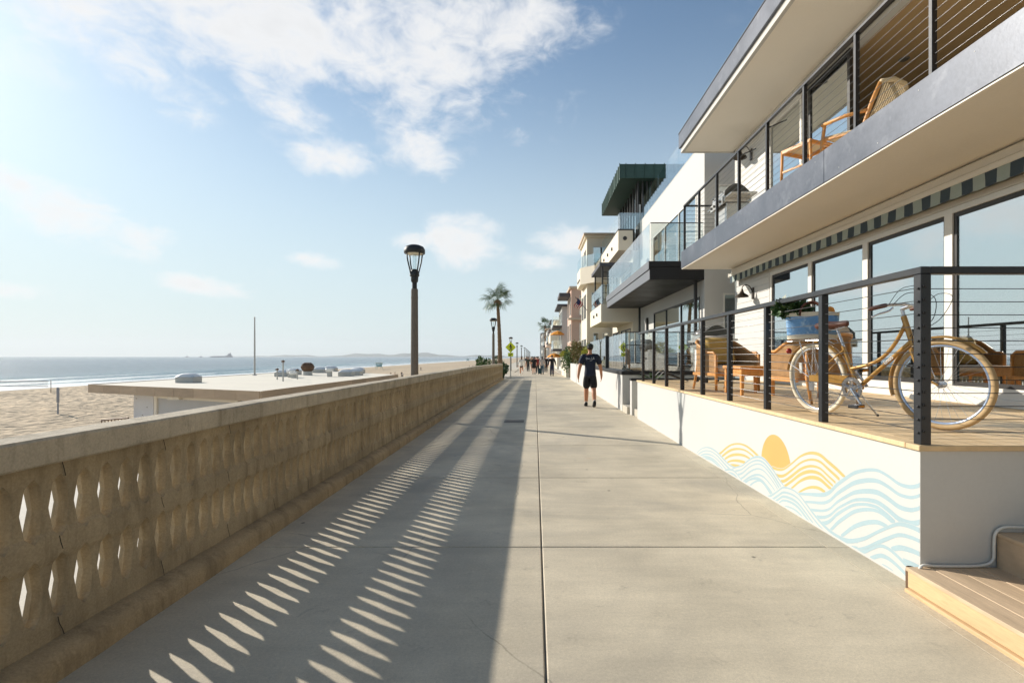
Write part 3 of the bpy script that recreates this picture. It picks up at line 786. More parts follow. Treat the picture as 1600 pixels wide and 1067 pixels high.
# lower windows
for i, (a, b) in enumerate(wins):
    f = MB()
    f.wall('x', HX-.03, HX+.05, a-.015, b+.015, DZ+.09, 3.21, [(a+.045, b-.045, DZ+.20, 3.14)])
    win = f.build('window', 'white_frame', house)
    MB().wall('x', HX-.012, HX+.03, a+.0455, b-.0455, DZ+.201, 3.139, [(a+.075, b-.09, DZ+.25, 3.09)]).build('sash', 'dark_frame', win)
    MB().box(HX+.004, HX+.010, a+.076, b-.091, DZ+.251, 3.089).build('pane', 'window_glass', win)
MB().box(HX-.035, HX-.001, wins[-1][0], 10.9, 3.215, 3.29, .004).build('window_head_trim', 'white_frame', house)
MB().box(HX-.05, HX-.001, HY0, 10.9, DZ+.002, DZ+.088, .004).build('window_sill', 'white_frame', house)
# upper window and open sliding wall
win = MB().wall('x', HX-.03, HX+.05, 9.60, 10.92, 4.13, 6.32, [(9.66, 10.86, 4.2, 6.26)]).build('window', 'white_frame', house)
MB().box(HX+.0, HX+.008, 9.661, 10.859, 4.201, 6.259).build('pane', 'window_glass', win)
MB().box(HX+.06, HX+.08, 9.7, 10.8, 4.2, 5.3).build('blind', 'canvas_blue', win)
MB().box(HX-.06, HX-.001, HY0, 9.60, 6.39, 6.47, .005).build('sliding_track', 'white_frame', house)
MB().box(HX-.09, HX-.061, HY0, 9.60, 6.33, 6.40, .004).build('sliding_track', 'dark_frame', house)
win = MB().wall('x', HX+.02, HX+.07, 8.2, 9.45, 4.03, 6.37, [(8.27, 9.38, 4.12, 6.30)]).build('sliding_door', 'dark_frame', house)
MB().box(HX+.04, HX+.046, 8.271, 9.379, 4.121, 6.299).build('pane', 'window_glass', win)
# balcony
BX, BY1 = 3.65, 12.8
MB().box(BX+.031, HX-.001, HY0, BY1-.031, 3.64, 4.0, .004).build('balcony_slab', 'soffit_paint', house)
MB().box(BX+.012, HX-.002, HY0, BY1-.012, 3.605, 3.638, .003).build('balcony_soffit', 'soffit_paint', house)
for a, b in ((HY0, -.02), (-.016, 6.468), (6.474, BY1)):
    MB().box(BX, BX+.03, a, b, 3.622, 4.04, .004).build('balcony_fascia', 'zinc_fascia', house)
MB().box(BX+.031, HX, BY1-.03, BY1, 3.64, 4.04, .004).build('balcony_fascia', 'zinc_fascia', house)
for k in range(22):
    yb = 12.7-k*.6+random.uniform(-.05, .05)
    q = MB().lathe([(.0001, 0), (.005, .0005), (.0055, .002), (.0001, .003)], 6, caps=False); q.xform(Matrix.Translation((BX-.0005, yb, random.choice((3.70, 3.96)))) @ Matrix.Rotation(R(-90), 4, 'Y'))
    q.build('rivet', 'galvanised', house)
ury = [12.62-1.125*k for k in range(14)]
URT = 5.16
br = MB().box(BX+.012, BX+.062, ury[-1], 12.65, URT-.04, URT, .004).build('railing', 'black_steel', house)
for py in ury:
    MB().box(BX+.012, BX+.062, py-.022, py+.022, 4.005, URT-.041, .003).build('post', 'black_steel', br)
MB().box(HX-.06, HX-.02, 12.60, 12.64, 4.005, URT-.041, .003).build('post', 'black_steel', br)
MB().box(BX+.0625, HX-.02, 12.60, 12.65, URT-.04, URT, .004).build('top_rail', 'black_steel', br)
for k in range(10):
    z = 4.12+k*.099
    MB().tube([(BX+.037, ury[-1], z), (BX+.037, 12.62, z)], .0028, 6).build('cable', 'steel_cable', br, smooth=True)
    MB().tube([(BX+.037, 12.62, z), (HX-.04, 12.62, z)], .004, 6).build('cable', 'black_rubber', br, smooth=True)
for py in ury[3:6]:
    MB().tube([(BX+.062, py, URT-.10), (BX+.34, py, URT+.02)], .010, 6).build('heater_arm', 'black_steel', br)
# roof
RX, RY1 = 3.67, 13.0
MB().box(RX+.03, 11.1, HY0-.1, RY1-.03, 6.66, 7.0, .004).build('roof_slab', 'white_stucco', house)
MB().box(RX+.10, HX+.0, HY0-.1, RY1-.06, 6.60, 6.658, .003).build('eave_soffit', 'soffit_paint', house)
MB().box(RX+.031, RX+.098, HY0-.1, RY1-.0, 6.585, 6.659, .003).build('eave_trim', 'white_stucco', house)
MB().box(RX+.099, 11.1, RY1-.059, RY1, 6.585, 6.70, .003).build('eave_trim', 'white_stucco', house)
MB().box(RX-.02, RX+.028, HY0-.1, RY1+.02, 6.70, 7.06, .005).build('roof_fascia', 'zinc_fascia', house)
MB().box(RX+.029, 11.1, RY1-.028, RY1+.02, 6.72, 7.06, .005).build('roof_fascia', 'zinc_fascia', house)
MB().box(RX-.03, RX+.06, HY0-.1, RY1+.03, 7.062, 7.085, .004).build('drip_edge', 'dark_roof', house)
for yb in (4.2, 8.6):
    MB().lathe([(.06, 0), (.075, .012), (.085, .016)], 16, (6.2, yb, 6.403)).build('ceiling_speaker', 'iron', house, smooth='auto')
# awning, rolled in
aw = thing('awning', 'rolled-in awning with grey and charcoal striped valance under the balcony', 'awning', (4.6, 7, 3.3))
MB().box(4.86, 5.005, HY0+1, 12.70, 3.47, 3.59, .02).build('awning_case', 'white_frame', aw)
MB().box(4.825, 4.859, HY0+1, 12.73, 3.405, 3.475, .01).build('front_bar', 'white_frame', aw)
MB().box(4.815, 4.87, 12.735, 12.78, 3.39, 3.49, .006).build('end_cap', 'white_frame', aw)
y = 12.71; i = 0
while y > HY0+1.1:
    m = MB(); n = 6
    for k in range(n+1):
        yy = y-.150*k/n; sag = .02*math.sin(math.pi*k/n); wv = .008*math.sin(yy*7.0)+.004*math.sin(yy*23)
        m.v += [(4.838, yy, 3.408), (4.838+wv*.6, yy, 3.33), (4.836+wv, yy, 3.255-sag*.6)]
    for k in range(n):
        for r_ in range(2): m.f.append((k*3+r_, k*3+3+r_, k*3+4+r_, k*3+1+r_)); m.mi.append(0)
    m.build('valance_stripe', 'awning_dark' if i % 2 == 0 else 'awning_light', aw, smooth=True, normals=False)
    y -= .150; i += 1
# gooseneck wall lamps
def gooseneck(loc, label):
    t = thing('wall_lamp', label, 'lamp', (0, 0, 0), 'gooseneck lamps on the house wall')
    MB().box(-.022, 0, -.055, .055, -.13, .13, .006).build('back_plate', 'bronze', t)
    MB().tube(smooth_path([(-.02, 0, .02), (-.05, 0, .10), (-.10, 0, .17), (-.18, 0, .19), (-.25, 0, .15), (-.26, 0, .08)]), .010, 8).build('arm', 'bronze', t, smooth=True)
    MB().lathe([(.022, .10), (.030, .06), (.045, .02), (.06, .0), (.135, -.05), (.150, -.085), (.145, -.086), (.125, -.05), (.05, -.005), (.02, .04)], 20, (-.26, 0, 0)).build('shade', 'bronze', t, smooth='auto')
    t.location = loc; t.rotation_euler = (0, 0, 0)
    return t
gooseneck((HX-.011, 11.75, 2.88), 'dark gooseneck lamp on the lower wall under the awning end')
gooseneck((HX-.011, 11.85, 6.10), 'dark gooseneck lamp on the upper wall above the balcony grill')
# sofa seen through the glass
so = thing('indoor_sofa', 'pale green sofa behind the glass doors of the near house', 'sofa', (5.9, 4.5, DZ))
MB().box(5.45, 6.3, 3.4, 5.4, DZ+.12, DZ+.45, .05).build('seat', 'sofa_green', so, smooth='auto')
MB().box(5.45, 6.3, 5.42, 5.65, DZ+.12, DZ+.85, .07).build('arm', 'sofa_green', so, smooth='auto')
MB().box(6.1, 6.4, 3.4, 5.4, DZ+.46, DZ+1.0, .07).build('backrest', 'sofa_green', so, smooth='auto')
MB().box(5.5, 5.8, 4.7, 5.3, DZ+.46, DZ+.95, .1).build('cushion', 'cushion_cream', so, smooth='auto')
# ------------------------------------------------------------------ neighbouring houses
def window(parent, axis, c, a0, a1, z0, z1, side=-1, frame='white_frame', split=1, depth=.06, fw=.05):
    """frame set in an opening of a wall whose outer face is at c; side = outward direction"""
    i, o_ = c+side*.015, c-side*depth
    ws = [(a0+fw+(a1-a0-fw)*k/split, a0+(a1-a0-fw)*(k+1)/split, z0+fw, z1-fw) for k in range(split)]
    w_ = MB().wall(axis, i, o_, a0, a1, z0, z1, ws).build('window', frame, parent)
    for (p, q, r, t) in ws:
        g = MB(); x0, x1 = sorted((c-side*.012, c-side*.020))
        if axis == 'x': g.box(x0, x1, p+.0005, q-.0005, r+.0005, t-.0005)
        else: g.box(p+.0005, q-.0005, x0, x1, r+.0005, t-.0005)
        g.build('pane', 'window_glass', w_)
    return w_
def glass_run(parent, p0, p1, z0, z1, n, name='glass_panel', gap=.012, rail=False):
    p0, p1 = Vector(p0), Vector(p1); d = p1-p0; ln = d.length; u = d/ln; nrm = Vector((-u.y, u.x))*.006
    for k in range(n):
        a = p0+u*(ln*k/n+gap); b = p0+u*(ln*(k+1)/n-gap); m = MB()
        vs = [(q.x+s*nrm.x, q.y+s*nrm.y, z) for z in (z0, z1) for (q, s) in ((a, -1), (b, -1), (b, 1), (a, 1))]
        m.add(vs, [(0, 1, 2, 3), (4, 5, 6, 7), (0, 1, 5, 4), (1, 2, 6, 5), (2, 3, 7, 6), (3, 0, 4, 7)])
        m.build(name, 'rail_glass', parent)
    if rail:
        MB().tube([(p0.x, p0.y, z1+.012), (p1.x, p1.y, z1+.012)], .014, 6).build('handrail', 'black_steel', parent)

# ---- second house: white cube with black balcony
h2 = thing('white_modern_house', 'white modern house with black balcony and glass railing, second on the right', 'house', (7, 18, 0))
X2, A2, B2 = 4.6, 13.9, 22.4
ho = [(14.3, 19.8, .85, 3.1), (14.6, 19.9, 4.12, 6.05)]
MB().wall('x', X2, X2+.25, A2, B2, -.3, 7.3, ho).build('front_wall', 'white_stucco', h2)
so_ = [(5.10, 5.75, 1.2, 3.15), (4.95, 6.2, 4.6, 6.1)]
MB().wall('y', A2, A2+.25, X2+.251, 11, -.3, 7.3, so_).build('side_wall', 'white_stucco', h2)
for h_ in so_: window(h2, 'y', A2, *h_, split=1)
MB().wall('y', B2-.25, B2, X2+.251, 11, -.3, 7.3).build('side_wall', 'white_stucco', h2)
MB().wall('x', 10.75, 11, A2+.251, B2-.251, -.3, 7.3).build('rear_wall', 'white_stucco', h2)
MB().box(X2+.251, 10.75, A2+.251, B2-.251, 6.9, 7.1).build('roof_deck', 'pale_concrete', h2)
MB().box(X2+.251, 10.75, A2+.251, B2-.251, 3.5, 3.8).build('middle_floor', 'inside_wall', h2)
MB().box(X2+1.6, X2+1.7, A2+.251, B2-.251, 0, 6.9).build('room_divider', 'inside_wall', h2)
MB().box(X2-.004, X2+.26, A2-.004, B2, 7.302, 7.335, .003).build('parapet_cap', 'galvanised', h2)
window(h2, 'x', X2, *ho[0], frame='dark_frame', split=3, depth=.12); window(h2, 'x', X2, *ho[1], frame='white_frame', split=3, depth=.12)
glass_run(h2, (X2+.10, A2+.05), (X2+.10, B2-.05), 7.34, 8.35, 6)
glass_run(h2, (X2+.12, A2+.06), (9, A2+.06), 7.34, 8.35, 3)
MB().box(3.13, X2-.001, A2+.02, 22.2, 3.52, 3.86, .004).build('balcony_slab', 'black_cladding', h2)
MB().box(3.10, X2-.001, A2, 22.22, 3.862, 4.02, .004).build('balcony_edge', 'black_cladding', h2)
MB().box(3.085, 3.099, A2, 22.22, 3.80, 4.03, .003).build('edge_channel', 'grey_cladding', h2)
MB().box(3.112, 3.129, A2+.02, 22.2, 3.53, 3.79, .003).build('fascia_panel', 'grey_cladding', h2)
glass_run(h2, (3.12, A2+.03), (3.12, 22.18), 4.03, 5.05, 6, rail=False)
glass_run(h2, (3.14, A2+.03), (X2-.02, A2+.03), 4.03, 5.05, 2, rail=True)
for (xx, yy) in ((4.45, 14.2), (4.45, 21.8)): MB().box(xx-.04, xx+.04, yy-.04, yy+.04, .7, 3.52, .003).build('column', 'black_steel', h2)
MB().box(X2-.07, X2-.001, 20.75, 20.95, 2.35, 3.0, .006).build('slot_lamp', 'black_cladding', h2)
MB().box(X2-.05, X2-.001, 20.75, 20.95, 4.75, 5.4, .006).build('slot_lamp', 'grey_cladding', h2)
# patio in front of it
pt = thing('glass_screened_patio', 'white low patio wall with dark cap and glass screens in front of the second house', 'patio', (3.4, 17, 0))
MB().box(2.30, 2.50, 13.5, 22.3, -.3, .95, .006).build('low_wall', 'white_stucco', pt)
MB().box(2.501, 4.59, 13.5, 13.7, -.3, .95, .006).build('low_wall', 'white_stucco', pt)
MB().box(2.50, 4.59, 13.7, 22.3, .5, .80).build('patio_floor', 'pale_concrete', pt)
MB().box(2.27, 2.53, 13.46, 22.3, .952, 1.05, .006).build('wall_cap', 'black_cladding', pt)
MB().box(2.531, 4.59, 13.46, 13.73, .952, 1.05, .006).build('wall_cap', 'black_cladding', pt)
glass_run(pt, (2.40, 13.6), (2.40, 22.2), 1.05, 2.06, 5)
glass_run(pt, (2.42, 13.6), (4.55, 13.6), 1.05, 2.06, 2, rail=True)
MB().box(2.34, 2.46, 16.95, 17.05, 1.051, 2.10, .004).build('screen_post', 'black_steel', pt)
# entry notch between the two decks
en = thing('entry_steps', 'narrow white walled entry with a concrete step between the two decks', 'steps', (3, 12.5, 0))
MB().box(2.36, 4.99, 12.50, 12.72, -.2, .84, .005).build('cheek_wall', 'white_stucco', en)
MB().box(2.34, 4.99, 12.48, 12.74, .842, .895, .004).build('wall_cap', 'black_cladding', en)
MB().box(2.42, 4.6, 11.86, 12.495, -.2, .16, .006).build('step', 'pale_concrete', en)
MB().box(2.75, 4.6, 11.86, 12.495, .161, .34, .006).build('step', 'pale_concrete', en)
MB().box(2.30, 4.5, 12.80, 13.45, -.2, .17, .006).build('step', 'pale_concrete', en)
MB().box(2.55, 4.5, 12.80, 13.45, .171, .34, .006).build('step', 'black_cladding', en)

# ---- third house: copper canopy
h3 = thing('copper_canopy_house', 'cream house with wide dark green metal canopy roof, third on the right', 'house', (7, 26, 0))
X3, A3, B3 = 4.3, 22.5, 28.6
ho = [(23.0, 25.6, .9, 2.7), (26.1, 28.2, .9, 2.7), (23.0, 25.4, 3.9, 5.2), (26.0, 28.2, 3.9, 5.8)]
MB().wall('x', X3, X3+.25, A3, B3, -.4, 6.1, ho).build('front_wall', 'cream_stucco', h3)
for q in ho: window(h3, 'x', X3, *q, frame='dark_frame', split=2, depth=.1)
MB().wall('y', A3, A3+.25, X3+.251, 10, -.4, 6.1).build('side_wall', 'cream_stucco', h3)
MB().wall('y', B3-.25, B3, X3+.251, 10, -.4, 6.1).build('side_wall', 'cream_stucco', h3)
MB().box(X3+.251, 10, A3+.251, B3-.251, 5.9, 6.09).build('top_floor', 'inside_wall', h3)
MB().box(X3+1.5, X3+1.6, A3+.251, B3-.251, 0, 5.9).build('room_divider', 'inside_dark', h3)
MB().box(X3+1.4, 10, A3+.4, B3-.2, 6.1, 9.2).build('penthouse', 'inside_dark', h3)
for k in range(7):
    xx = X3+.25+k*.20
    MB().box(xx, xx+.06, A3+.25, A3+.31, 6.12, 9.2, .004).build('mullion', 'dark_frame', h3)
    if k % 2 == 0: MB().box(xx+.065, xx+.16, A3+.30, A3+.34, 6.12, 8.2, .004).build('curtain', 'white_cloth', h3)
for k in range(8):
    yy = A3+.6+k*.7
    MB().box(X3+.25, X3+.32, yy, yy+.08, 6.12, 9.2, .004).build('mullion', 'dark_frame', h3)
    MB().box(X3+.36, X3+.37, yy+.1, yy+.68, 6.14, 9.18).build('pane', 'window_glass', h3)
MB().box(3.66, X3-.001, A3+.0, 28.4, 6.10, 6.97, .006).build('upper_balcony', 'cream_stucco', h3)
MB().box(3.65, X3-.002, A3-.012, 28.41, 6.972, 7.03, .004).build('balcony_cap', 'dark_frame', h3)
glass_run(h3, (3.72, A3+.04), (3.72, 28.3), 7.03, 7.75, 4); glass_run(h3, (3.74, A3+.04), (X3+1.2, A3+.04), 7.03, 7.75, 2)
MB().box(2.9, X3-.001, A3, 26.9, 2.95, 3.74, .006).build('lower_balcony', 'cream_stucco', h3)
glass_run(h3, (2.97, A3+.05), (2.97, 26.8), 3.74, 4.62, 4); glass_run(h3, (3.0, A3+.05), (X3-.05, A3+.05), 3.74, 4.62, 2)
for (px, yy, zz) in ((3.658, 24.2, 6.45), (3.658, 25.6, 6.45), (3.658, 27.0, 6.45), (2.898, 23.8, 3.3), (2.898, 25.0, 3.3)):
    MB().box(px-.05, px-.001, yy, yy+.16, zz, zz+.13, .004).build('scupper', 'dark_frame', h3)
MB().tube([(3.95, A3-.03, 6.62), (3.95, A3+.002, 6.62)], .09, 12).build('scupper', 'dark_frame', h3)
MB().box(2.85, X3-.002, A3+.1, 25.9, 5.42, 5.58, .006).build('door_canopy', 'dark_roof', h3)
for (xx, yy) in ((3.0, 22.75), (3.35, 22.75), (3.0, 25.5)): MB().box(xx-.035, xx+.035, yy-.035, yy+.035, 3.75, 5.42, .003).build('post', 'dark_frame', h3)
for k in range(5): MB().box(3.036, 3.314, 22.73, 22.77, 3.95+k*.3, 3.98+k*.3).build('slat', 'dark_frame', h3)
cx0, cx1, cy0, cy1 = 3.70, 9.0, 22.35, 28.4
can = MB().box(cx0+.02, cx1, cy0+.02, cy1, 9.22, 9.78, .004).build('canopy', 'copper_green', h3)
MB().box(cx0+.01, cx1, cy0+.01, cy1, 9.785, 9.83, .004).build('canopy_top', 'copper_green', can)
k = 0
while cy0+.0+k*.42 < cy1:
    MB().box(cx0-.02, cx0+.019, cy0+k*.42, cy0+k*.42+.035, 9.20, 9.86, .003).build('seam', 'copper_green', can); k += 1
k = 0
while cx0+.25+k*.42 < cx1:
    MB().box(cx0+.25+k*.42, cx0+.285+k*.42, cy0-.02, cy0+.019, 9.20, 9.86, .003).build('seam', 'copper_green', can); k += 1

# ---- fourth house: cream bay
h4 = thing('cream_bay_house', 'cream house with rounded balcony and flag, fourth on the right', 'house', (6, 31, 0))
X4, A4, B4 = 2.96, 29.2, 32.7
ho = [(29.7, 30.8, 6.75, 7.7), (31.2, 32.3, 6.75, 7.7), (29.6, 30.9, 3.6, 5.1), (31.2, 32.4, 3.6, 5.1), (29.6, 30.9, .6, 2.5), (31.2, 32.4, .6, 2.5)]
MB().wall('x', X4, X4+.22, A4, B4, -.4, 8.2, ho).build('front_wall', 'cream_stucco', h4)
for q in ho: window(h4, 'x', X4, *q, split=2)
so_ = [(3.28, 4.2, 6.75, 7.7), (3.2, 3.75, 3.5, 5.1), (3.30, 3.65, 1.4, 2.8), (3.85, 4.2, 1.4, 2.8)]
MB().wall('y', A4, A4+.22, X4+.221, 9, -.4, 8.2, so_).build('side_wall', 'cream_stucco', h4)
for q in so_: window(h4, 'y', A4, *q)
MB().wall('y', B4-.2, B4, X4+.221, 9, -.4, 8.2).build('side_wall', 'cream_stucco', h4)
MB().box(X4+1.2, X4+1.3, A4+.23, B4-.21, 0, 8).build('room_divider', 'inside_dark', h4)
MB().box(X4-.12, 9, A4-.12, B4+.1, 8.202, 8.30, .006).build('cornice', 'cream_stucco', h4)
MB().box(X4-.2, 9, A4-.2, B4+.15, 8.302, 8.44, .02).build('roof', 'tan_stucco', h4)
poly = [(4.4, 28.4), (3.3, 28.4), (2.6, 29.4), (2.6, 31.6), (2.955, 32.1), (2.955, 29.19), (4.4, 29.19)]
MB().prism(poly, 'z', 5.55, 6.50).build('balcony', 'cream_stucco', h4)
glass_run(h4, (3.3, 28.42), (2.62, 29.42), 6.5, 7.15, 2); glass_run(h4, (2.62, 29.42), (2.62, 31.6), 6.5, 7.15, 3); glass_run(h4, (4.3, 28.42), (3.32, 28.42), 6.5, 7.15, 2)
for k in range(3): MB().box(2.56, 2.599, 29.7+k*.55, 29.84+k*.55, 5.78, 5.90, .003).build('scupper', 'dark_frame', h4)
fl = thing('flag', 'striped red and white flag on a slanted pole at the cream house', 'flag', (2.9, 29.0, 4.1))
MB().tube([(2.96, 29.1, 4.05), (2.25, 28.6, 4.75)], .018, 6).build('pole', 'dark_frame', fl)
def flag_grid(a, b, r0, r1, mt, name):
    m = MB(); nx = 8; vs = []
    for i in range(nx+1):
        t = a+(b-a)*i/nx
        for r in (r0, r1):
            vs.append((2.27+.30*r+.10*math.sin(t*5+1), 28.62+.05*math.sin(t*7)+.03*r, 4.73-.28*r-.62*t*(1-.25*r)-.05*math.sin(t*4)))
    m.add(vs, [(i*2, i*2+2, i*2+3, i*2+1) for i in range(nx)]).build(name, mt, fl, normals=False)
for k in range(7): flag_grid(.42 if k < 4 else 0, 1.0, k/7, (k+1)/7, 'flag_red' if k % 2 == 0 else 'white_cloth', 'stripe')
flag_grid(0, .42, 0, 4/7, 'flag_blue', 'canton')

# ---- houses further down the walk
def far_house(label, xf, y0, y1, h, m_, levels, roofm, over=.3, bal=(), name='beach_house', depth=8, split=2):
    t = thing(name, label, 'house', (xf+3, (y0+y1)/2, -.3))
    fh, sh = [], []
    for (z0, z1) in levels:
        n = max(1, int((y1-y0)/2.4)); wdt = (y1-y0)/n
        for k in range(n): fh.append((y0+wdt*k+.4, y0+wdt*(k+1)-.4, z0, z1))
        sh.append((xf+.75, xf+1.65, z0, z1)); sh.append((xf+2.6, xf+3.6, z0, z1))
    MB().wall('x', xf, xf+.2, y0, y1, -.5, h, fh).build('front_wall', m_, t)
    MB().wall('y', y0, y0+.2, xf+.201, xf+depth, -.5, h, sh).build('side_wall', m_, t)
    MB().wall('y', y1-.2, y1, xf+.201, xf+depth, -.5, h).build('side_wall', m_, t)
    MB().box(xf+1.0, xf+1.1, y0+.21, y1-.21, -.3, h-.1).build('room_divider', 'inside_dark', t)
    for q in fh: window(t, 'x', xf, *q, split=split)
    for q in sh: window(t, 'y', y0, *q, split=split)
    MB().box(xf-over, xf+depth, y0-over, y1+over*.5, h+.002, h+.22, .02).build('roof', roofm, t)
    for (bz, out_, glass) in bal:
        MB().box(xf-out_, xf-.001, y0+.2, y1-.2, bz-.22, bz, .01).build('balcony', 'dark_roof' if glass else m_, t)
        if glass:
            glass_run(t, (xf-out_+.04, y0+.25), (xf-out_+.04, y1-.25), bz, bz+.95, 3); glass_run(t, (xf-out_+.05, y0+.24), (xf-.05, y0+.24), bz, bz+.95, 1)
        else:
            MB().wall('x', xf-out_, xf-out_+.1, y0+.2, y1-.2, bz+.001, bz+.9).build('parapet', m_, t)
            MB().wall('y', y0+.2, y0+.3, xf-out_+.101, xf-.001, bz+.001, bz+.9).build('parapet', m_, t)
    return t
t = far_house('pinkish tan house with tall windows beyond the walk street', 3.3, 46.7, 52, 7.6, 'pink_stucco', [(5.2, 7.0), (2.8, 4.5), (.4, 2.0)], 'tan_stucco', .18)
MB().box(3.0, 4.6, 46.4, 46.69, 4.75, 4.95, .01).build('ledge', 'tan_stucco', t)
MB().box(2.25, 3.29, 47.6, 51.5, 7.0, 7.35, .03).build('canopy', 'dark_roof', t)
t = far_house('pale house with dark roof and stacked glass balconies behind the pinkish one', 3.0, 57, 64, 7.0, 'grey_stucco', [(5.2, 6.6), (2.7, 4.3), (.2, 1.8)], 'dark_roof', .55, [(4.9, 1.0, True), (2.3, 1.0, True)])
far_house('small cream house with parapet balconies, seventh on the right', 3.0, 70, 80, 6.2, 'cream_stucco', [(4.2, 5.7), (1.2, 2.9)], 'tan_stucco', .3, [(3.6, .9, False)])
far_house('white gabled beach house, eighth on the right', 2.9, 84, 94, 7.2, 'white_stucco', [(4.6, 6.3), (1.2, 2.9)], 'dark_roof', .4, [(3.8, .9, True)])
far_house('blush house among the far row', 3.1, 98, 110, 6.4, 'blush_stucco', [(4.2, 5.7), (1.2, 2.9)], 'dark_roof', .4, [(3.6, .9, False)])
far_house('grey house among the far row', 2.8, 116, 130, 7.6, 'grey_stucco', [(4.9, 6.6), (1.4, 3.2)], 'tan_stucco', .4, [(4.0, .9, True)])
far_house('tan house at the far end of the row', 2.9, 138, 156, 7.0, 'tan_stucco', [(4.6, 6.3), (1.2, 2.9)], 'dark_roof', .4)
far_house('white tall house at the far end of the row', 2.4, 168, 190, 9.0, 'white_stucco', [(6.4, 8), (3.6, 5.4), (.8, 2.6)], 'dark_roof', .3)
tw = thing('apartment_tower', 'pale grey tower far off at the end of the walk', 'building', (6, 420, 0))
tw_h = [(410.5+k*3.2, 412.6+k*3.2, z, z+1.9) for k in range(5) for z in (4, 8, 12, 16)]
MB().wall('x', 4, 4.3, 409, 428, -.5, 20, tw_h).build('front_wall', 'grey_stucco', tw)
MB().wall('y', 409, 409.3, 4.301, 14, -.5, 20, [(5+k*2.2, 6.4+k*2.2, z, z+1.9) for k in range(4) for z in (4, 8, 12, 16)]).build('side_wall', 'grey_stucco', tw)
MB().box(5, 14, 410, 428, -.3, 19.9).build('core', 'bluegrey_paint', tw)
# planter walls and a cream garden wall
pl = MB().box(2.36, 2.56, 22.42, 34.2, -.4, .98, .01).build('planter_wall', 'white_stucco'); tag(pl, 'white planter wall under the flowering bushes past the second house', 'wall')
gw = thing('garden_wall', 'cream garden wall with timber gate at the walk street corner', 'wall', (2.9, 40, 0))
MB().box(2.35, 2.6, 39.0, 46.5, -.4, 1.25, .02).build('wall', 'cream_stucco', gw)
MB().box(2.601, 3.9, 39.0, 39.25, -.4, 1.25, .02).build('wall', 'tan_stucco', gw)
MB().box(2.9, 3.5, 38.96, 38.995, -.3, 1.15, .01).build('gate', 'fascia_board', gw)
for k, (xx, yy, zz) in enumerate(((1.95+.6, 57.3, 3.3), (2.2, 58.2, .8))):
    u_ = thing('parasol', ['orange parasol on the upper balcony of the pale far house', 'orange parasol on the ground terrace of the pale far house'][k], 'parasol', (xx, yy, zz), 'orange parasols')
    MB().tube([(xx, yy, zz-.9), (xx, yy, zz+1.05)], .025, 6).build('pole', 'white_frame', u_)
    MB().lathe([(.85, .55), (.84, .62), (.45, .88), (.02, 1.02), (.01, .98), (.8, .57)], 8, (xx, yy, zz), caps=False).build('canopy', 'umbrella_orange', u_)

# ------------------------------------------------------------------ shrubs
def leaf_cloud(m, blobs, n, size, rr, squash=1.0):
    for _ in range(n):
        c, rad = rr.choice(blobs)
        d = Vector((rr.gauss(0, 1), rr.gauss(0, 1), rr.gauss(0, 1))).normalized()
        p = Vector(c)+Vector((d.x*rad[0], d.y*rad[1], d.z*rad[2]))*(rr.uniform(.55, 1.08))
        a = (d+Vector((rr.uniform(-.8, .8), rr.uniform(-.8, .8), rr.uniform(-.3, 1)))).normalized()
        b = a.cross(Vector((rr.uniform(-1, 1), rr.uniform(-1, 1), rr.uniform(-1, 1)))).normalized()
        l, w_ = size*rr.uniform(.7, 1.5), size*rr.uniform(.3, .5)*squash
        k = len(m.v); m.v += [tuple(p-b*w_*.2), tuple(p+a*l*.5+b*w_), tuple(p+a*l), tuple(p+a*l*.5-b*w_)]; m.f.append((k, k+1, k+2, k+3)); m.mi.append(0)
def shrub(loc, r, n, size, mt, label, group=None, seed=0, name='shrub', blobs_n=9):
    rr = random.Random(seed); t = thing(name, label, 'shrub', loc, group)
    blobs = []
    for k in range(blobs_n):
        c = (loc[0]+rr.uniform(-.7, .7)*r[0], loc[1]+rr.uniform(-.7, .7)*r[1], loc[2]+r[2]*rr.uniform(.5, 1.5))
        s_ = rr.uniform(.35, .6); blobs.append((c, (r[0]*s_, r[1]*s_, r[2]*s_)))
    m = MB()
    for k in range(5):
        c = blobs[k % len(blobs)][0]; m.tube([(loc[0], loc[1], loc[2]), ((loc[0]+c[0])/2+.03, (loc[1]+c[1])/2, (loc[2]+c[2])/2), c], [.03, .02, .008], 5)
    m.build('stem', 'bark', t)
    m = MB(); leaf_cloud(m, blobs, n, size, rr); o = m.build('foliage', mt, t, weld=False, normals=False); o['kind'] = 'stuff'
    return t
shrub((2.95, 23.6, .8), (.45, 1.0, .32), 900, .09, 'leaf_lime', 'low lime green bush on the planter beside the third house', seed=1)
shrub((2.9, 26.4, .9), (.5, 1.5, .66), 2600, .10, 'leaf_lime', 'yellow green bush on the white planter behind the walker', seed=2)
shrub((2.8, 29.6, .9), (.45, 1.3, .55), 2200, .11, 'leaf_olive', 'olive and reddish bush on the far end of the white planter', seed=3)
shrub((3.0, 33.2, .9), (.7, 1.6, .75), 2600, .12, 'leaf_olive', 'tall olive brown bush past the cream bay house', seed=4)
shrub((2.75, 36.5, .2), (.7, 1.4, .95), 2400, .13, 'leaf_green', 'dark green bush by the walk street corner', seed=5)
shrub((3.4, 44, .9), (1.0, 2.0, .6), 1500, .16, 'leaf_lime', 'bright green hedge bush above the cream garden wall', seed=6)
shrub((-2.55, 37.6, -.25), (.55, 1.1, .62), 2600, .12, 'leaf_dark', 'dark round bush past the end of the balustrade', seed=7)
shrub((-2.75, 41.0, -.2), (.5, .9, .85), 1500, .12, 'leaf_dark', 'dark upright bush behind the crossing sign', seed=8)
shrub((-3.6, 37.0, -.2), (.6, .8, .9), 1400, .12, 'leaf_green', 'green bush at the foot of the tall palm', seed=9)
HAZE = 6.5e-5
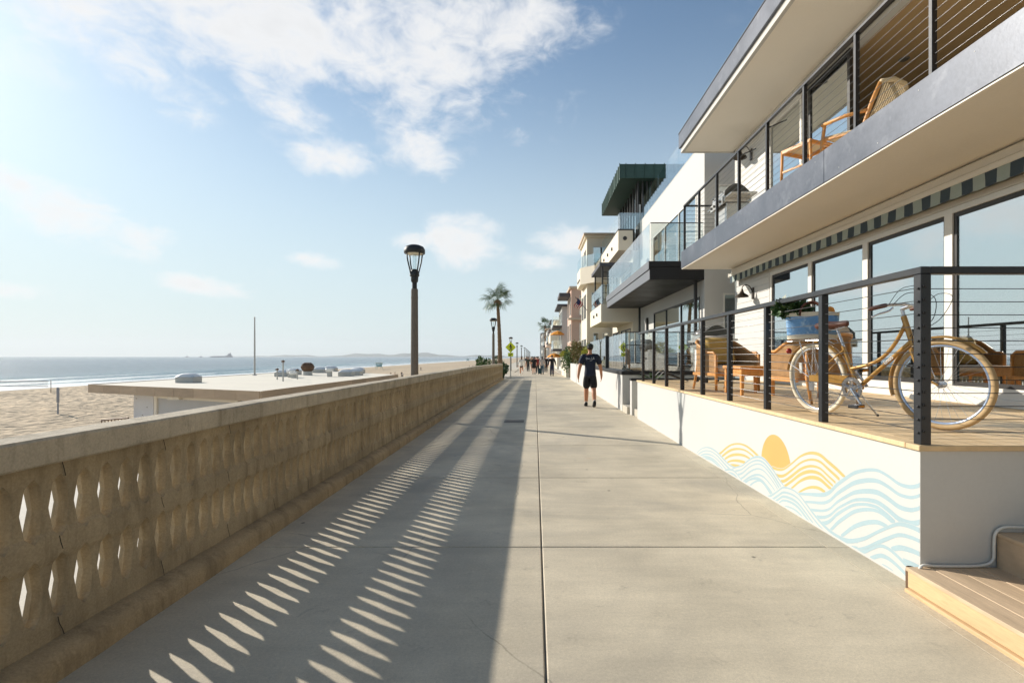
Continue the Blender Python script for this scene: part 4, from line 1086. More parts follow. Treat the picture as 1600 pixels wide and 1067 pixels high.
# ------------------------------------------------------------------ street lamps
def street_lamp(loc, label):
    t = thing('street_lamp', label, 'street lamp', (0, 0, 0), 'street lamps along the balustrade')
    MB().lathe([(.094, -.2), (.094, .0), (.088, 1.0), (.078, 2.95), (.074, 2.98)], 8).build('post', 'lamp_post_aggregate', t)
    MB().lathe([(.077, 2.76), (.083, 2.765), (.083, 2.80), (.077, 2.805)], 8, caps=False).build('collar', 'lamp_post_aggregate', t)
    MB().lathe([(.055, 2.981), (.055, 3.12), (.075, 3.14), (.085, 3.20), (.085, 3.25), (.110, 3.28), (.105, 3.36), (.06, 3.42), (.02, 3.43)], 16).build('holder', 'lamp_black', t, smooth='auto')
    for k in range(4):
        a = math.pi/4+k*math.pi/2; c, s_ = math.cos(a), math.sin(a)
        MB().tube([(c*.09, s_*.09, 3.28), (c*.125, s_*.125, 3.42), (c*.175, s_*.175, 3.60), (c*.205, s_*.205, 3.78)], .016, 6).build('cage_arm', 'lamp_black', t, smooth=True)
    MB().lathe([(.225, 3.775), (.235, 3.79), (.235, 3.87), (.20, 3.93), (.12, 3.965), (.01, 3.975)], 24).build('cap', 'lamp_black', t, smooth='auto')
    MB().lathe([(.19, 3.774), (.14, 3.755), (.05, 3.75), (.01, 3.75)], 20).build('lens', 'lamp_white', t, smooth='auto')
    MB().lathe([(.045, 3.43), (.05, 3.60), (.055, 3.74)], 10).build('chimney', 'rail_glass', t, smooth='auto')
    t.location = loc
    return t
lamp0 = street_lamp((-2.73, 11.6, -.02), 'nearest street lamp, tallest in view, standing behind the balustrade')
LB = ['street lamp just left of the tall palm', 'street lamp directly behind the yellow crossing sign', 'fourth street lamp, right of the crossing sign', 'fifth street lamp along the walk', 'sixth street lamp along the walk', 'far street lamp, seventh along the walk', 'far street lamp, eighth along the walk', 'far street lamp, ninth along the walk', 'far street lamp, tenth along the walk', 'far street lamp, eleventh along the walk', 'far street lamp, twelfth along the walk']
for (yy, xx), lb in zip(((32.2, -2.62), (59.6, -2.83), (82.5, -2.9), (104, -2.75), (128, -2.6), (150, -2.6), (172, -2.6), (194, -2.6), (216, -2.6), (240, -2.6), (265, -2.6)), LB):
    o = copy_tree(lamp0); o.location = (xx, yy, gz(yy)-.02); o['label'] = lb

# ------------------------------------------------------------------ fan palms
def palm(loc, h, cr, nf, label, seed, lean=(0, 0)):
    rr = random.Random(seed); t = thing('fan_palm', label, 'palm tree', loc, 'fan palms')
    n = 40; m = MB(); pts = []; rs = []
    for k in range(n+1):
        u = k/n; pts.append((loc[0]+lean[0]*u*u, loc[1]+lean[1]*u*u, loc[2]+h*u)); rs.append((.19-.075*u+(.05*(1-u)**6))*(1+.09*((k % 2)*2-1)*.5+rr.uniform(-.03, .03))+(.03 if u > .93 else 0))
    m.tube(pts, rs, 10).build('trunk', 'palm_trunk', t)
    top = Vector(pts[-1])
    meshes = []
    for s in range(4):
        r2 = random.Random(seed*10+s); q = MB(); pl_ = cr*.52
        q.tube([(0, 0, 0), (pl_*.5, 0, .05), (pl_, 0, 0)], [.016, .012, .010], 4)
        nl = 17; fr = cr*.52
        for k in range(nl):
            a = (k/(nl-1)-.5)*R(230); ca, sa = math.cos(a), math.sin(a); ln = fr*(1-.22*abs(a)/R(115))*r2.uniform(.92, 1.06); wd = fr*.036
            b0 = Vector((pl_, 0, 0)); d = Vector((ca, sa, 0)); sd_ = Vector((-sa, ca, 0)); fold = .05*((k % 2)*2-1)
            p1 = b0+d*ln*.55+Vector((0, 0, fold*.4-.01)); p2 = b0+d*ln+Vector((0, 0, -ln*(.22+r2.uniform(0, .30))))
            i0 = len(q.v); q.v += [tuple(b0), tuple(p1+sd_*wd), tuple(p2), tuple(p1-sd_*wd)]; q.f.append((i0, i0+1, i0+2, i0+3)); q.mi.append(0)
        meshes.append(q.mesh('frond', 'palm_leaf', weld=False, normals=False))
    for k in range(nf):
        o = link('frond', meshes[k % 4], t); el = R(rr.choice((70, 48, 30, 12, -6, -30))+rr.uniform(-10, 10)); az = k*2.399963+rr.uniform(-.2, .2)
        o.matrix_parent_inverse = Matrix.Translation(-t.location)
        o.location = top+Vector((0, 0, rr.uniform(-.12, .1))); o.rotation_euler = Euler((rr.uniform(-.3, .3), -el, az), 'XYZ'); s_ = rr.uniform(.85, 1.12); o.scale = (s_, s_, s_)
    m = MB()
    for k in range(26):
        a = rr.uniform(0, 6.28); r_ = rr.uniform(.12, .3); z = rr.uniform(.15, .9)
        m.tube([(top.x+.1*math.cos(a), top.y+.1*math.sin(a), top.z-.05), (top.x+r_*math.cos(a)*1.3, top.y+r_*math.sin(a)*1.3, top.z-z*.5), (top.x+r_*math.cos(a), top.y+r_*math.sin(a), top.z-z*cr*.5)], [.02, .03, .006], 4)
    o = m.build('dead_skirt', 'palm_trunk', t, weld=False); o['kind'] = 'stuff'
    return t
palm((-2.72, 40.0, -.25), 6.1, 1.45, 25, 'tall fan palm with rough trunk beside the second street lamp', 5, (-.22, 0))
palm((2.35, 120, -.3), 9.0, 2.2, 26, 'distant fan palm above the far houses on the right', 6)

# ------------------------------------------------------------------ crossing sign
def rounded_diamond(s, r=.04, n=4):
    pts = []
    for k in range(4):
        a0 = k*math.pi/2; c = Vector((math.cos(a0), math.sin(a0)))*(s-r*math.sqrt(2))
        for j in range(n+1):
            a = a0-math.pi/4+math.pi/2*j/n; pts.append((c.x+r*math.cos(a), c.y+r*math.sin(a)))
    return pts
sg = thing('crossing_sign', 'yellow green diamond pedestrian crossing sign with arrow plate past the balustrade', 'sign', (-1.82, 38.2, gz(38)))
bx_, by_ = -1.82, 38.2
MB().box(bx_-.03, bx_+.03, by_+.012, by_+.07, gz(38), 2.6).build('post', 'galvanised', sg)
pn = MB().prism([(bx_+p, 2.12+q) for p, q in rounded_diamond(.40)], 'y', by_-.006, by_).build('diamond_plate', 'sign_yellow', sg)
m = MB()
def ribbon(m, pts, w_, y):
    for (a, b) in zip(pts, pts[1:]):
        a, b = Vector(a), Vector(b); d = (b-a).normalized(); nn = Vector((-d.y, d.x))*w_/2; a2 = a-d*w_*.3; b2 = b+d*w_*.3
        m.add([(p.x, y, p.y) for p in (a2+nn, a2-nn, b2-nn, b2+nn)], [(0, 1, 2, 3)])
yq = by_-.009
m.prism([(bx_+.045*math.cos(k*.5236), 2.31+.045*math.sin(k*.5236)) for k in range(12)], 'y', yq, yq+.002)
ribbon(m, [(bx_, 2.25), (bx_+.02, 2.05)], .085, yq-.0002); ribbon(m, [(bx_+.01, 2.05), (bx_-.10, 1.86)], .05, yq-.0006); ribbon(m, [(bx_+.02, 2.05), (bx_+.09, 1.95), (bx_+.08, 1.85)], .05, yq-.001)
ribbon(m, [(bx_-.02, 2.23), (bx_-.12, 2.12)], .04, yq-.0014); ribbon(m, [(bx_+.03, 2.22), (bx_+.12, 2.10)], .04, yq-.0018)
o = m.build('walking_figure', 'sign_black', pn, normals=False); o['kind'] = 'stuff'
pn = MB().box(bx_-.20, bx_+.20, by_-.006, by_, 1.44, 1.71, .004).build('arrow_plate', 'sign_yellow', sg)
m = MB(); ribbon(m, [(bx_+.11, 1.65), (bx_-.05, 1.53)], .045, yq); m.add([(bx_-.12, yq-.0004, 1.485), (bx_+.02, yq-.0004, 1.49), (bx_-.07, yq-.0004, 1.59)], [(0, 1, 2)])
o = m.build('arrow', 'sign_black', pn, normals=False); o['kind'] = 'stuff'

# ------------------------------------------------------------------ beach building
bb = thing('beach_building', 'flat roofed beach building with brown fascia below the walk', 'building', (-14, 28, -5.5))
RP = [(-9.6, 17.9), (-9.4, 35.0), (-19.6, 46.0), (-19.5, 22.4)]; RZ = .20
MB().prism(RP, 'z', RZ-.30, RZ-.006).build('roof', 'roof_gravel', bb)
def seg_boards(p, q, n, z0, z1, th, nm, mt):
    p, q = Vector(p), Vector(q); d = (q-p); ln = d.length; u = d/ln; nr = Vector((-u.y, u.x))
    if (p+nr-Vector((-14.5, 30))).length < (p-nr-Vector((-14.5, 30))).length: nr = -nr
    for k in range(n):
        a = p+u*(ln*k/n+.006); b = p+u*(ln*(k+1)/n-.006)
        vs = [(w_.x, w_.y, z) for z in (z0, z1) for w_ in (a+nr*.002, b+nr*.002, b+nr*th, a+nr*th)]
        MB().add(vs, [(0, 1, 2, 3), (4, 5, 6, 7), (0, 1, 5, 4), (1, 2, 6, 5), (2, 3, 7, 6), (3, 0, 4, 7)]).build(nm, mt, bb)
seg_boards(RP[0], RP[3], 9, RZ-.34, RZ+.02, .05, 'fascia_board', 'fascia_board')
seg_boards(RP[0], RP[1], 8, RZ-.34, RZ+.02, .05, 'fascia_board', 'fascia_board')
seg_boards(RP[1], RP[2], 6, RZ-.34, RZ+.02, .05, 'fascia_board', 'fascia_board')
seg_boards(RP[3], RP[2], 9, RZ-.34, RZ+.02, .05, 'fascia_board', 'fascia_board')
MB().prism([(-10.4, 19.0), (-10.3, 34.4), (-18.0, 42.5), (-17.6, 22.6)], 'z', -5.8, RZ-.305).build('wall', 'grey_paint', bb)
# corner panel and shutter bay on the side that faces the walk end
def bay(p, q, z0, z1, off, nm, mt):
    p, q = Vector(p), Vector(q); u = (q-p).normalized(); nr = Vector((-u.y, u.x)); nr = nr if nr.y < 0 else -nr
    vs = [(w_.x, w_.y, z) for z in (z0, z1) for w_ in (p+nr*.004, q+nr*.004, q+nr*off, p+nr*off)]
    MB().add(vs, [(0, 1, 2, 3), (4, 5, 6, 7), (0, 1, 5, 4), (1, 2, 6, 5), (2, 3, 7, 6), (3, 0, 4, 7)]).build(nm, mt, bb)
e0, e1 = Vector((-17.6, 22.6)), Vector((-10.4, 19.0)); ed = e1-e0
bay(e0, e0+ed*.19, -5.5, -.13, .10, 'corner_panel', 'bluegrey_paint')
bay(e0+ed*.20, e0+ed*.225, -5.5, -.13, .12, 'door_frame', 'white_frame'); bay(e0+ed*.226, e0+ed*.9, -.32, -.13, .12, 'door_frame', 'white_frame')
bay(e0+ed*.226, e0+ed*.9, -5.5, -.33, .05, 'roller_shutter', 'grey_paint')
for k in range(5):
    c = e0+ed*(.03+.15*((k*37) % 10)/10); MB().ball((c.x-.05, c.y-.11, -.4-.35*k), .02, n=6, m=4).build('bolt', 'iron', bb)
lf = thing('flood_light', 'white flood light box under the brown fascia of the beach building', 'light', (-14.6, 21.0, -.15))
MB().prism([(-14.75, -.30), (-14.25, -.30), (-14.3, -.12), (-14.45, -.02), (-14.7, -.10)], 'y', 20.5, 20.72).build('housing', 'white_enamel', lf)
MB().box(-14.56, -14.44, 20.721, 20.98, -.2, -.12).build('bracket', 'galvanised', lf)
# roof furniture
def skylight(x, y, s, label, mt='skylight_acrylic'):
    t = thing('skylight', label, 'skylight', (x, y, RZ), 'skylight domes on the beach building roof')
    MB().box(x-s, x+s, y-s*.8, y+s*.8, RZ-.005, RZ+.26, .01).build('kerb', 'galvanised', t)
    n = 8; m = MB(); vs = []
    for i in range(n+1):
        for j in range(n+1):
            u, v = i/n*2-1, j/n*2-1; vs.append((x+u*s*1.05, y+v*s*.85, RZ+.262+.42*s*(1-u**4)*(1-v**4)))
    m.add(vs, [(i*(n+1)+j, (i+1)*(n+1)+j, (i+1)*(n+1)+j+1, i*(n+1)+j+1) for i in range(n) for j in range(n)]).build('dome', mt, t, smooth=True)
SK = [(-16.5, 24.4, .42), (-15.64, 31.74, .38), (-16.52, 35.14, .38), (-16.35, 38.9, .44), (-17.0, 42.6, .46), (-11.9, 32.26, .40), (-11.92, 33.93, .42), (-13.0, 37.6, .42)]
SL = ['nearest skylight dome, alone on the near part of the roof', 'skylight dome leftmost of the far cluster', 'skylight dome second from the left in the far cluster', 'skylight dome in the middle of the far cluster', 'farthest skylight dome by the sea edge of the roof', 'skylight dome nearest in the right hand cluster', 'skylight dome second in the right hand cluster', 'skylight dome rightmost near the lifeguard tower']
for (a, b, c), lb in zip(SK, SL): skylight(a, b, c, lb)
vt = thing('roof_vent', 'round brown turbine vent between the skylight domes', 'vent', (-15.1, 34.0, RZ))
MB().lathe([(.3, 0), (.28, .25)], 14, (-15.1, 34.0, RZ)).build('base', 'galvanised', vt)
MB().ball((-15.1, 34.0, RZ+.52), .40, .40, .32, 14, 8).build('turbine', 'rust_brown', vt, smooth=True)
for k in range(14):
    a = k*math.pi/7; MB().tube([(-15.1+(.41*math.cos(e))*math.cos(a+.3*e), 34+(.41*math.cos(e))*math.sin(a+.3*e), RZ+.52+.33*math.sin(e)) for e in (-1.1, -.6, 0, .6, 1.1)], .022, 4).build('fin', 'rust_brown', vt)
pm = [(-14.4, 30.2, .42, 'small box vent on the roof left of the brown fascia'), (-13.9, 29.5, .34, 'low box vent with shadow near the roof edge'), (-12.6, 31.4, .5, 'box vent right of the low one on the roof')]
for (a, b, hh, lb) in pm:
    t = thing('box_vent', lb, 'vent', (a, b, RZ), 'box vents on the roof'); MB().box(a-.12, a+.12, b-.12, b+.12, RZ-.005, RZ+hh*.6, .01).build('duct', 'galvanised', t); MB().box(a-.19, a+.19, b-.17, b+.17, RZ+hh*.6+.001, RZ+hh, .03).build('hood', 'white_enamel', t)
for (a, b, hh, lb) in [(-12.6, 25.6, .95, 'thin vent pipe with cowl on the near roof'), (-13.9, 27.6, .5, 'short vent pipe left of the tall mast'), (-13.0, 28.0, .45, 'short vent pipe right of the tall mast')]:
    t = thing('vent_pipe', lb, 'pipe', (a, b, RZ), 'vent pipes on the roof'); MB().tube([(a, b, RZ-.005), (a, b, RZ+hh)], .035, 8).build('pipe', 'galvanised', t); MB().lathe([(.09, 0), (.09, .06), (.02, .1)], 8, (a, b, RZ+hh)).build('cowl', 'rust_brown', t)
ms = thing('mast', 'thin tall mast rising from the beach building roof against the sea', 'mast', (-18.4, 33.6, RZ))
MB().tube([(-18.4, 33.6, RZ), (-18.4, 33.6, RZ+2.0), (-18.4, 33.6, RZ+3.75)], [.055, .05, .035], 8).build('pole', 'galvanised', ms); MB().lathe([(.14, 0), (.14, .03), (.07, .05)], 10, (-18.4, 33.6, RZ)).build('base_plate', 'galvanised', ms); MB().ball((-18.4, 33.6, RZ+3.78), .05, n=8, m=6).build('finial', 'galvanised', ms)
# handrail by the building
hr = thing('handrail', 'rusty handrail beside the grey wall of the beach building', 'railing', (-18.9, 22, -2.5))
MB().tube([(-19.3, 22.8, -1.40), (-17.75, 22.35, -1.25)], .035, 6).build('top_rail', 'rust_brown', hr)
for k in range(9):
    u = k/8; MB().tube([(-19.3+1.55*u, 22.8-.45*u, -1.40+.15*u), (-19.3+1.55*u, 22.8-.45*u, -2.6)], .02, 5).build('baluster', 'rust_brown', hr)

# ------------------------------------------------------------------ out on the sand and the sea
def bz(x): return lerp(BP, x)
vn = thing('volleyball_net', 'beach volleyball net across the sand at the left edge', 'net', (-100, 96, -5.8))
a, b = Vector((-124, 100)), Vector((-95.5, 101))
for p in (a, b): MB().tube([(p.x, p.y, bz(p.x)-.2), (p.x, p.y, bz(p.x)+2.55)], .06, 6).build('post', 'rust_brown', vn)
zt = bz(-100)+2.45
for z in (zt, zt-1.0): MB().box(a.x, b.x, 100.4, 100.5, z-.05, z+.05).build('tape', 'rust_brown', vn)
m = MB()
for k in range(140): xx = a.x+(b.x-a.x)*k/140; m.tube([(xx, 100.45, zt-.95), (xx, 100.45, zt-.05)], .008, 3)
for k in range(7): m.tube([(a.x, 100.45, zt-.13*k-.1), (b.x, 100.45, zt-.13*k-.1)], .008, 3)
o = m.build('mesh', 'net', vn, weld=False); o['kind'] = 'stuff'
px, py = -57.4, 61.6
vp = thing('padded_post', 'pale padded volleyball post standing alone on the sand', 'post', (px, py, bz(px)))
MB().tube([(px, py, bz(px)-.2), (px, py, bz(px)+3.3)], .06, 8).build('pole', 'galvanised', vp)
MB().lathe([(.13, 0), (.14, .02), (.14, 1.78), (.13, 1.8)], 12, (px, py, bz(px)+1.45)).build('upper_pad', 'post_pad', vp, smooth='auto'); MB().lathe([(.09, 0), (.09, 1.25)], 12, (px, py, bz(px)+.1)).build('lower_pad', 'post_pad', vp, smooth='auto')
def tower(x, y, label, s=1.0):
    z = bz(x); t = thing('lifeguard_tower', label, 'lifeguard tower', (x, y, z), 'lifeguard towers')
    for (u, v) in ((-1, -1), (1, -1), (1, 1), (-1, 1)): MB().tube([(x+u*1.5*s, y+v*1.5*s, z-.3), (x+u*1.3*s, y+v*1.3*s, z+1.5*s)], .09*s, 5).build('leg', 'tower_teal', t)
    MB().box(x-1.9*s, x+1.9*s, y-1.9*s, y+1.9*s, z+1.5*s, z+1.65*s).build('platform', 'tower_teal', t)
    MB().prism([(x-1.15*s, z+1.66*s), (x+1.15*s, z+1.66*s), (x+1.6*s, z+3.6*s), (x-1.6*s, z+3.6*s)], 'y', y-1.2*s, y+1.2*s).build('cabin', 'tower_teal', t)
    MB().box(x-1.2*s, x+1.2*s, y-1.23*s, y-1.201*s, z+2.5*s, z+3.3*s).build('window', 'window_glass', t)
    MB().box(x-1.9*s, x+1.9*s, y-1.5*s, y+1.5*s, z+3.61*s, z+3.78*s).build('roof', 'white_frame', t)
    MB().tube([(x, y, z+3.78*s), (x, y, z+5.0*s)], .04*s, 4).build('flag_pole', 'galvanised', t)
tower(-86.5, 284, 'pale teal lifeguard tower on the sand right of the skylights')
tower(-95, 724, 'small far lifeguard tower near the waterline', 1.1)
sh = thing('cargo_ship', 'grey tanker on the horizon with its bridge at the right end', 'ship', (-3620, 5900, -7))
def shp(x0, x1, z0, z1, nm, th=16): MB().box(x0, x1, 5900-th, 5900+th, z0, z1, 1).build(nm, 'ship_grey', sh)
MB().prism([(-3735, 2), (-3722, -8), (-3500, -8), (-3492, 8), (-3500, 8), (-3730, 6)], 'y', 5880, 5920).build('hull', 'ship_grey', sh)
shp(-3535, -3505, 8.2, 26, 'bridge'); shp(-3530, -3512, 26.2, 36, 'bridge_deck', 12); shp(-3515, -3507, 36.2, 46, 'funnel', 4); shp(-3560, -3540, 8.2, 15, 'deck_house', 10)
for k in range(3): shp(-3700+k*45, -3697+k*45, 6.5, 20-3*k, 'crane_post', 1.5)
for (bx0, lb) in ((-4010, 'tiny boat at the far left of the tanker'), (-3850, 'tiny boat just left of the tanker')):
    t = thing('small_boat', lb, 'boat', (bx0, 5900, -7), 'small boats on the horizon')
    MB().prism([(bx0-16, 1), (bx0-12, -7.5), (bx0+12, -7.5), (bx0+15, 0)], 'y', 5894, 5906).build('hull', 'ship_grey', t); MB().box(bx0-4, bx0+6, 5896, 5904, .5, 9).build('cabin', 'ship_grey', t); MB().tube([(bx0, 5900, 9), (bx0, 5900, 17)], .8, 4).build('mast', 'ship_grey', t)
# haze over sea and coast
hzm, hzt = newmat('sea_haze'); qh = NT(hzt)
pv = qh.n('ShaderNodeVolumePrincipled'); pv.inputs['Color'].default_value = (.90, .95, 1.0, 1); pv.inputs['Density'].default_value = HAZE; pv.inputs['Anisotropy'].default_value = .2
hzo = qh.n('ShaderNodeOutputMaterial'); hzt.links.new(pv.outputs[0], hzo.inputs['Volume'])
if HAZE > 0:
    o = MB().box(-15000, 12000, -15000, 15000, -16, 420).build('haze', hzm); tag(o, 'thin sea haze over the whole bay', 'haze', kind='stuff')
# ------------------------------------------------------------------ deck furniture
def armchair(label, loc, rot, cush=True):
    t = thing('wicker_armchair', label, 'armchair', (0, 0, 0), 'wicker armchairs on the deck')
    W_, D_ = .38, .36
    # U shaped woven shell, front at -y
    U = []
    for k in range(25):
        u = k/24
        if u < .30: p = (-W_, -D_+.52*u/.30*1.0)
        elif u > .70: p = (W_, -D_+.52*(1-u)/.30)
        else:
            a = math.pi*(u-.30)/.40; p = (-W_*math.cos(a), -D_+.52+.20*math.sin(a))
        e = abs(u-.5)*2; tz = .80-.20*max(0, min(1, (e-.25)/.5))-(.05 if e > .93 else 0)
        U.append((p, tz))
    m = MB(); vs = []
    for (p, tz) in U:
        d = Vector((p[0], p[1]+.1)).normalized()*.03; fl = 1+.06*(tz-.5)
        vs += [(p[0], p[1], .26), (p[0]*fl, p[1]*fl, tz), (p[0]*fl-d.x, p[1]*fl-d.y, tz), (p[0]-d.x, p[1]-d.y, .26)]
    fs = [(i*4+k, i*4+(k+1) % 4, i*4+4+(k+1) % 4, i*4+4+k) for i in range(24) for k in range(4)]+[(0, 1, 2, 3), (96, 97, 98, 99)]
    m.add(vs, fs).build('woven_shell', 'wicker', t, smooth='auto')
    MB().tube([(p[0]*(1+.06*(tz-.5)), p[1]*(1+.06*(tz-.5)), tz+.008) for (p, tz) in U], .020, 8).build('top_rail', 'teak', t, smooth=True)
    for sx in (-1, 1):
        MB().tube([(sx*W_, -D_, .0), (sx*W_, -D_, .30), (sx*W_*1.005, -D_, .58)], [.018, .024, .022], 8).build('leg', 'teak', t, smooth=True)
        MB().tube([(sx*.30, .42, .0), (sx*.29, .33, .30), (sx*.27, .30, .74)], [.018, .024, .018], 8).build('leg', 'teak', t, smooth=True)
        MB().box(sx*W_-.02, sx*W_+.02, -D_, .28, .24, .29, .006).build('side_rail', 'teak', t)
    MB().box(-W_, W_, -D_-.02, -D_+.02, .24, .29, .006).build('front_rail', 'teak', t)
    MB().box(-W_+.02, W_-.02, -D_+.02, .28, .255, .285, .004).build('seat_deck', 'wicker', t)
    MB().box(-W_+.04, W_-.04, -D_-.03, .24, .29, .41, .04).build('seat_cushion', 'cushion_cream', t, smooth='auto')
    if cush:
        q = MB().box(-.26, .26, -.07, .07, -.22, .22, .05); q.xform(Matrix.Translation((0, .13, .64)) @ Matrix.Rotation(R(-18), 4, 'X')); q.build('back_cushion', 'cushion_ochre', t, smooth='auto')
        q = MB().box(-.30, .30, -.06, .06, -.24, .24, .05); q.xform(Matrix.Translation((0, .23, .66)) @ Matrix.Rotation(R(-18), 4, 'X')); q.build('back_cushion', 'cushion_cream', t, smooth='auto')
    else:
        for sx in (-1, 1):
            q = MB().box(-.17, .17, -.06, .06, -.2, .2, .05); q.xform(Matrix.Translation((sx*.18, .17, .72)) @ Matrix.Rotation(R(-14), 4, 'X') @ Matrix.Rotation(R(8*sx), 4, 'Y')); q.build('back_cushion', 'cushion_cream', t, smooth='auto')
    t.location = loc; t.rotation_euler = (0, 0, R(rot))
    return t
armchair('wicker armchair with ochre cushion facing the bicycle', (3.08, 8.35, DZ), 14)
armchair('wicker armchair seen from behind beside the bicycle rear wheel', (3.42, 6.35, DZ), 188, False)
tb = thing('coffee_table', 'small teak coffee table between the two wicker armchairs', 'table', (0, 0, 0))
MB().box(-.27, .27, -.27, .27, .37, .41, .006).build('table_top', 'teak', tb)
MB().wall('y', -.24, -.22, -.24, .24, .27, .369).build('apron', 'teak', tb); MB().wall('y', .22, .24, -.24, .24, .27, .369).build('apron', 'teak', tb)
MB().wall('x', -.24, -.22, -.219, .219, .27, .369).build('apron', 'teak', tb); MB().wall('x', .22, .24, -.219, .219, .27, .369).build('apron', 'teak', tb)
for sx in (-1, 1):
    for sy in (-1, 1): MB().tube([(sx*.23, sy*.23, 0), (sx*.222, sy*.222, .368)], [.024, .036], 4).build('leg', 'teak', tb)
tb.location = (3.10, 7.42, DZ); tb.rotation_euler = (0, 0, R(6))
def grill(label, loc, rot=0, low=True):
    t = thing('gas_grill', label, 'grill', (0, 0, 0), 'stainless gas grills')
    MB().box(-.24, .28, -.36, .36, .12, .78, .01).build('cabinet', 'white_enamel' if low else 'stainless', t)
    MB().box(-.30, .30, -.40, .40, .79, .92, .01).build('firebox', 'stainless', t)
    MB().box(-.335, -.301, -.38, .38, .74, .90, .008).build('control_panel', 'stainless', t)
    for k in range(4):
        q = MB().lathe([(.030, 0), (.030, .02), (.022, .035), (.001, .036)], 12, caps=False); q.xform(Matrix.Translation((-.336, -.27+k*.18, .82)) @ Matrix.Rotation(R(-90), 4, 'Y')); q.build('knob', 'lid_dark', t, smooth='auto')
    prof = [(-.29, .921)]+[(-.28+.56*k/10, .94+.25*math.sin(math.pi*(.12+.80*k/10))) for k in range(11)]+[(.29, .921)]
    MB().prism(prof, 'y', -.37, .37).build('lid', 'stainless', t, smooth='auto')
    MB().prism([(x*.97, z) for x, z in prof], 'y', -.385, -.371).build('lid_cap', 'lid_dark', t)
    MB().tube([(-.27, -.28, 1.02), (-.34, -.28, 1.03), (-.34, .28, 1.03), (-.27, .28, 1.02)], .012, 8).build('lid_handle', 'alloy', t, smooth=True)
    for s in (-1, 1): MB().box(-.28, .28, s*.41, s*.74, .86, .90, .006).build('side_shelf', 'stainless', t)
    for sx in (-1, 1):
        for sy in (-1, 1): MB().tube([(sx*.22+.02, sy*.30, 0), (sx*.22+.02, sy*.30, .12)], .035, 8).build('castor', 'black_rubber', t)
    t.location = loc; t.rotation_euler = (0, 0, R(rot))
grill('stainless gas grill at the far end of the lower deck', (3.75, 10.9, DZ))
grill('stainless gas grill on the upper balcony', (4.40, 11.5, 4.0), 0, False)
# teak lounge chair and footstool upstairs (chair faces +y)
lc = thing('teak_lounge_chair', 'teak lounge chair with woven rope back on the upper balcony', 'chair', (0, 0, 0))
for sx in (-1, 1):
    MB().tube([(sx*.32, .36, 0), (sx*.32, .34, .30), (sx*.32, .30, .56)], .024, 6).build('leg', 'teak', lc, smooth=True)
    MB().tube([(sx*.32, -.38, 0), (sx*.32, -.26, .36), (sx*.31, -.36, .62), (sx*.30, -.46, .82)], .026, 6).build('rear_leg', 'teak', lc, smooth=True)
    MB().tube([(sx*.32, .34, .56), (sx*.33, 0, .56), (sx*.32, -.30, .52)], .026, 6, flat=1.3).build('armrest', 'teak', lc, smooth=True)
    MB().tube([(sx*.30, .36, .36), (sx*.30, -.28, .28)], .022, 6).build('seat_rail', 'teak', lc)
MB().tube([(-.32, .36, .35), (.32, .36, .35)], .022, 6).build('front_rail', 'teak', lc)
q = MB().box(-.29, .29, -.29, .35, -.015, .02, .01); q.xform(Matrix.Translation((0, 0, .345)) @ Matrix.Rotation(R(7), 4, 'X')); q.build('woven_seat', 'rope', lc)
MB().tube([(-.31, -.47, .82), (-.12, -.54, .86), (.12, -.54, .86), (.31, -.47, .82)], .030, 8).build('top_rail', 'rope', lc, smooth=True)
for k in range(15):
    u = -.28+.56*k/14; MB().tube([(u, -.25, .33), (u*1.0, -.40, .58), (u*.98, -.50-.03*(1-(u/.3)**2), .84)], .010, 5).build('rope_strand', 'rope', lc, smooth=True)
lc.scale = (.92, .92, .95); lc.location = (4.27, 6.75, 4.0); lc.rotation_euler = (0, 0, R(27))
ot = thing('teak_footstool', 'teak footstool with woven top in front of the lounge chair', 'footstool', (0, 0, 0))
for sx in (-1, 1):
    for sy in (-1, 1): MB().tube([(sx*.27, sy*.30, 0), (sx*.27, sy*.28, .44)], .024, 6).build('leg', 'teak', ot, smooth=True)
    MB().box(sx*.27-.018, sx*.27+.018, -.30, .30, .40, .46, .008).build('side_rail', 'teak', ot)
    MB().box(-.27, .27, sx*.28-.018, sx*.28+.018, .395, .455, .008).build('end_rail', 'teak', ot)
    MB().box(sx*.27-.012, sx*.27+.012, -.28, .28, .12, .15, .004).build('stretcher', 'teak', ot)
MB().box(-.25, .25, -.26, .26, .445, .475, .012).build('woven_top', 'rope', ot)
ot.scale = (.85, .85, 1.0); ot.location = (3.99, 7.5, 4.03); ot.rotation_euler = (0, 0, R(22))
# next door patio
bs = thing('patio_sofa', 'black outdoor sofa on the glass screened patio', 'sofa', (3.6, 16, .8))
MB().box(3.3, 4.3, 14.9, 17.2, .85, 1.15, .05).build('seat', 'black_fabric', bs, smooth='auto'); MB().box(4.1, 4.35, 14.9, 17.2, 1.16, 1.55, .06).build('backrest', 'black_fabric', bs, smooth='auto')
for a, b in ((14.65, 14.88), (17.22, 17.45)): MB().box(3.3, 4.3, a, b, .85, 1.4, .05).build('arm', 'black_fabric', bs, smooth='auto')
cv = thing('covered_grill', 'rounded black grill cover behind the glass of the patio', 'grill', (2.9, 14.4, .8))
MB().prism([(2.62, .81), (2.62, 1.55), (2.70, 1.80), (2.85, 1.90), (3.15, 1.90), (3.28, 1.78), (3.34, 1.5), (3.34, .81)], 'y', 14.0, 15.0).build('cover', 'black_fabric', cv, smooth='auto'); MB().box(2.60, 3.36, 13.98, 15.02, .81, .90, .02).build('hem', 'black_fabric', cv)
bl = thing('black_lounger', 'black folding lounger left on the far end of the deck', 'chair', (2.85, 11.2, DZ))
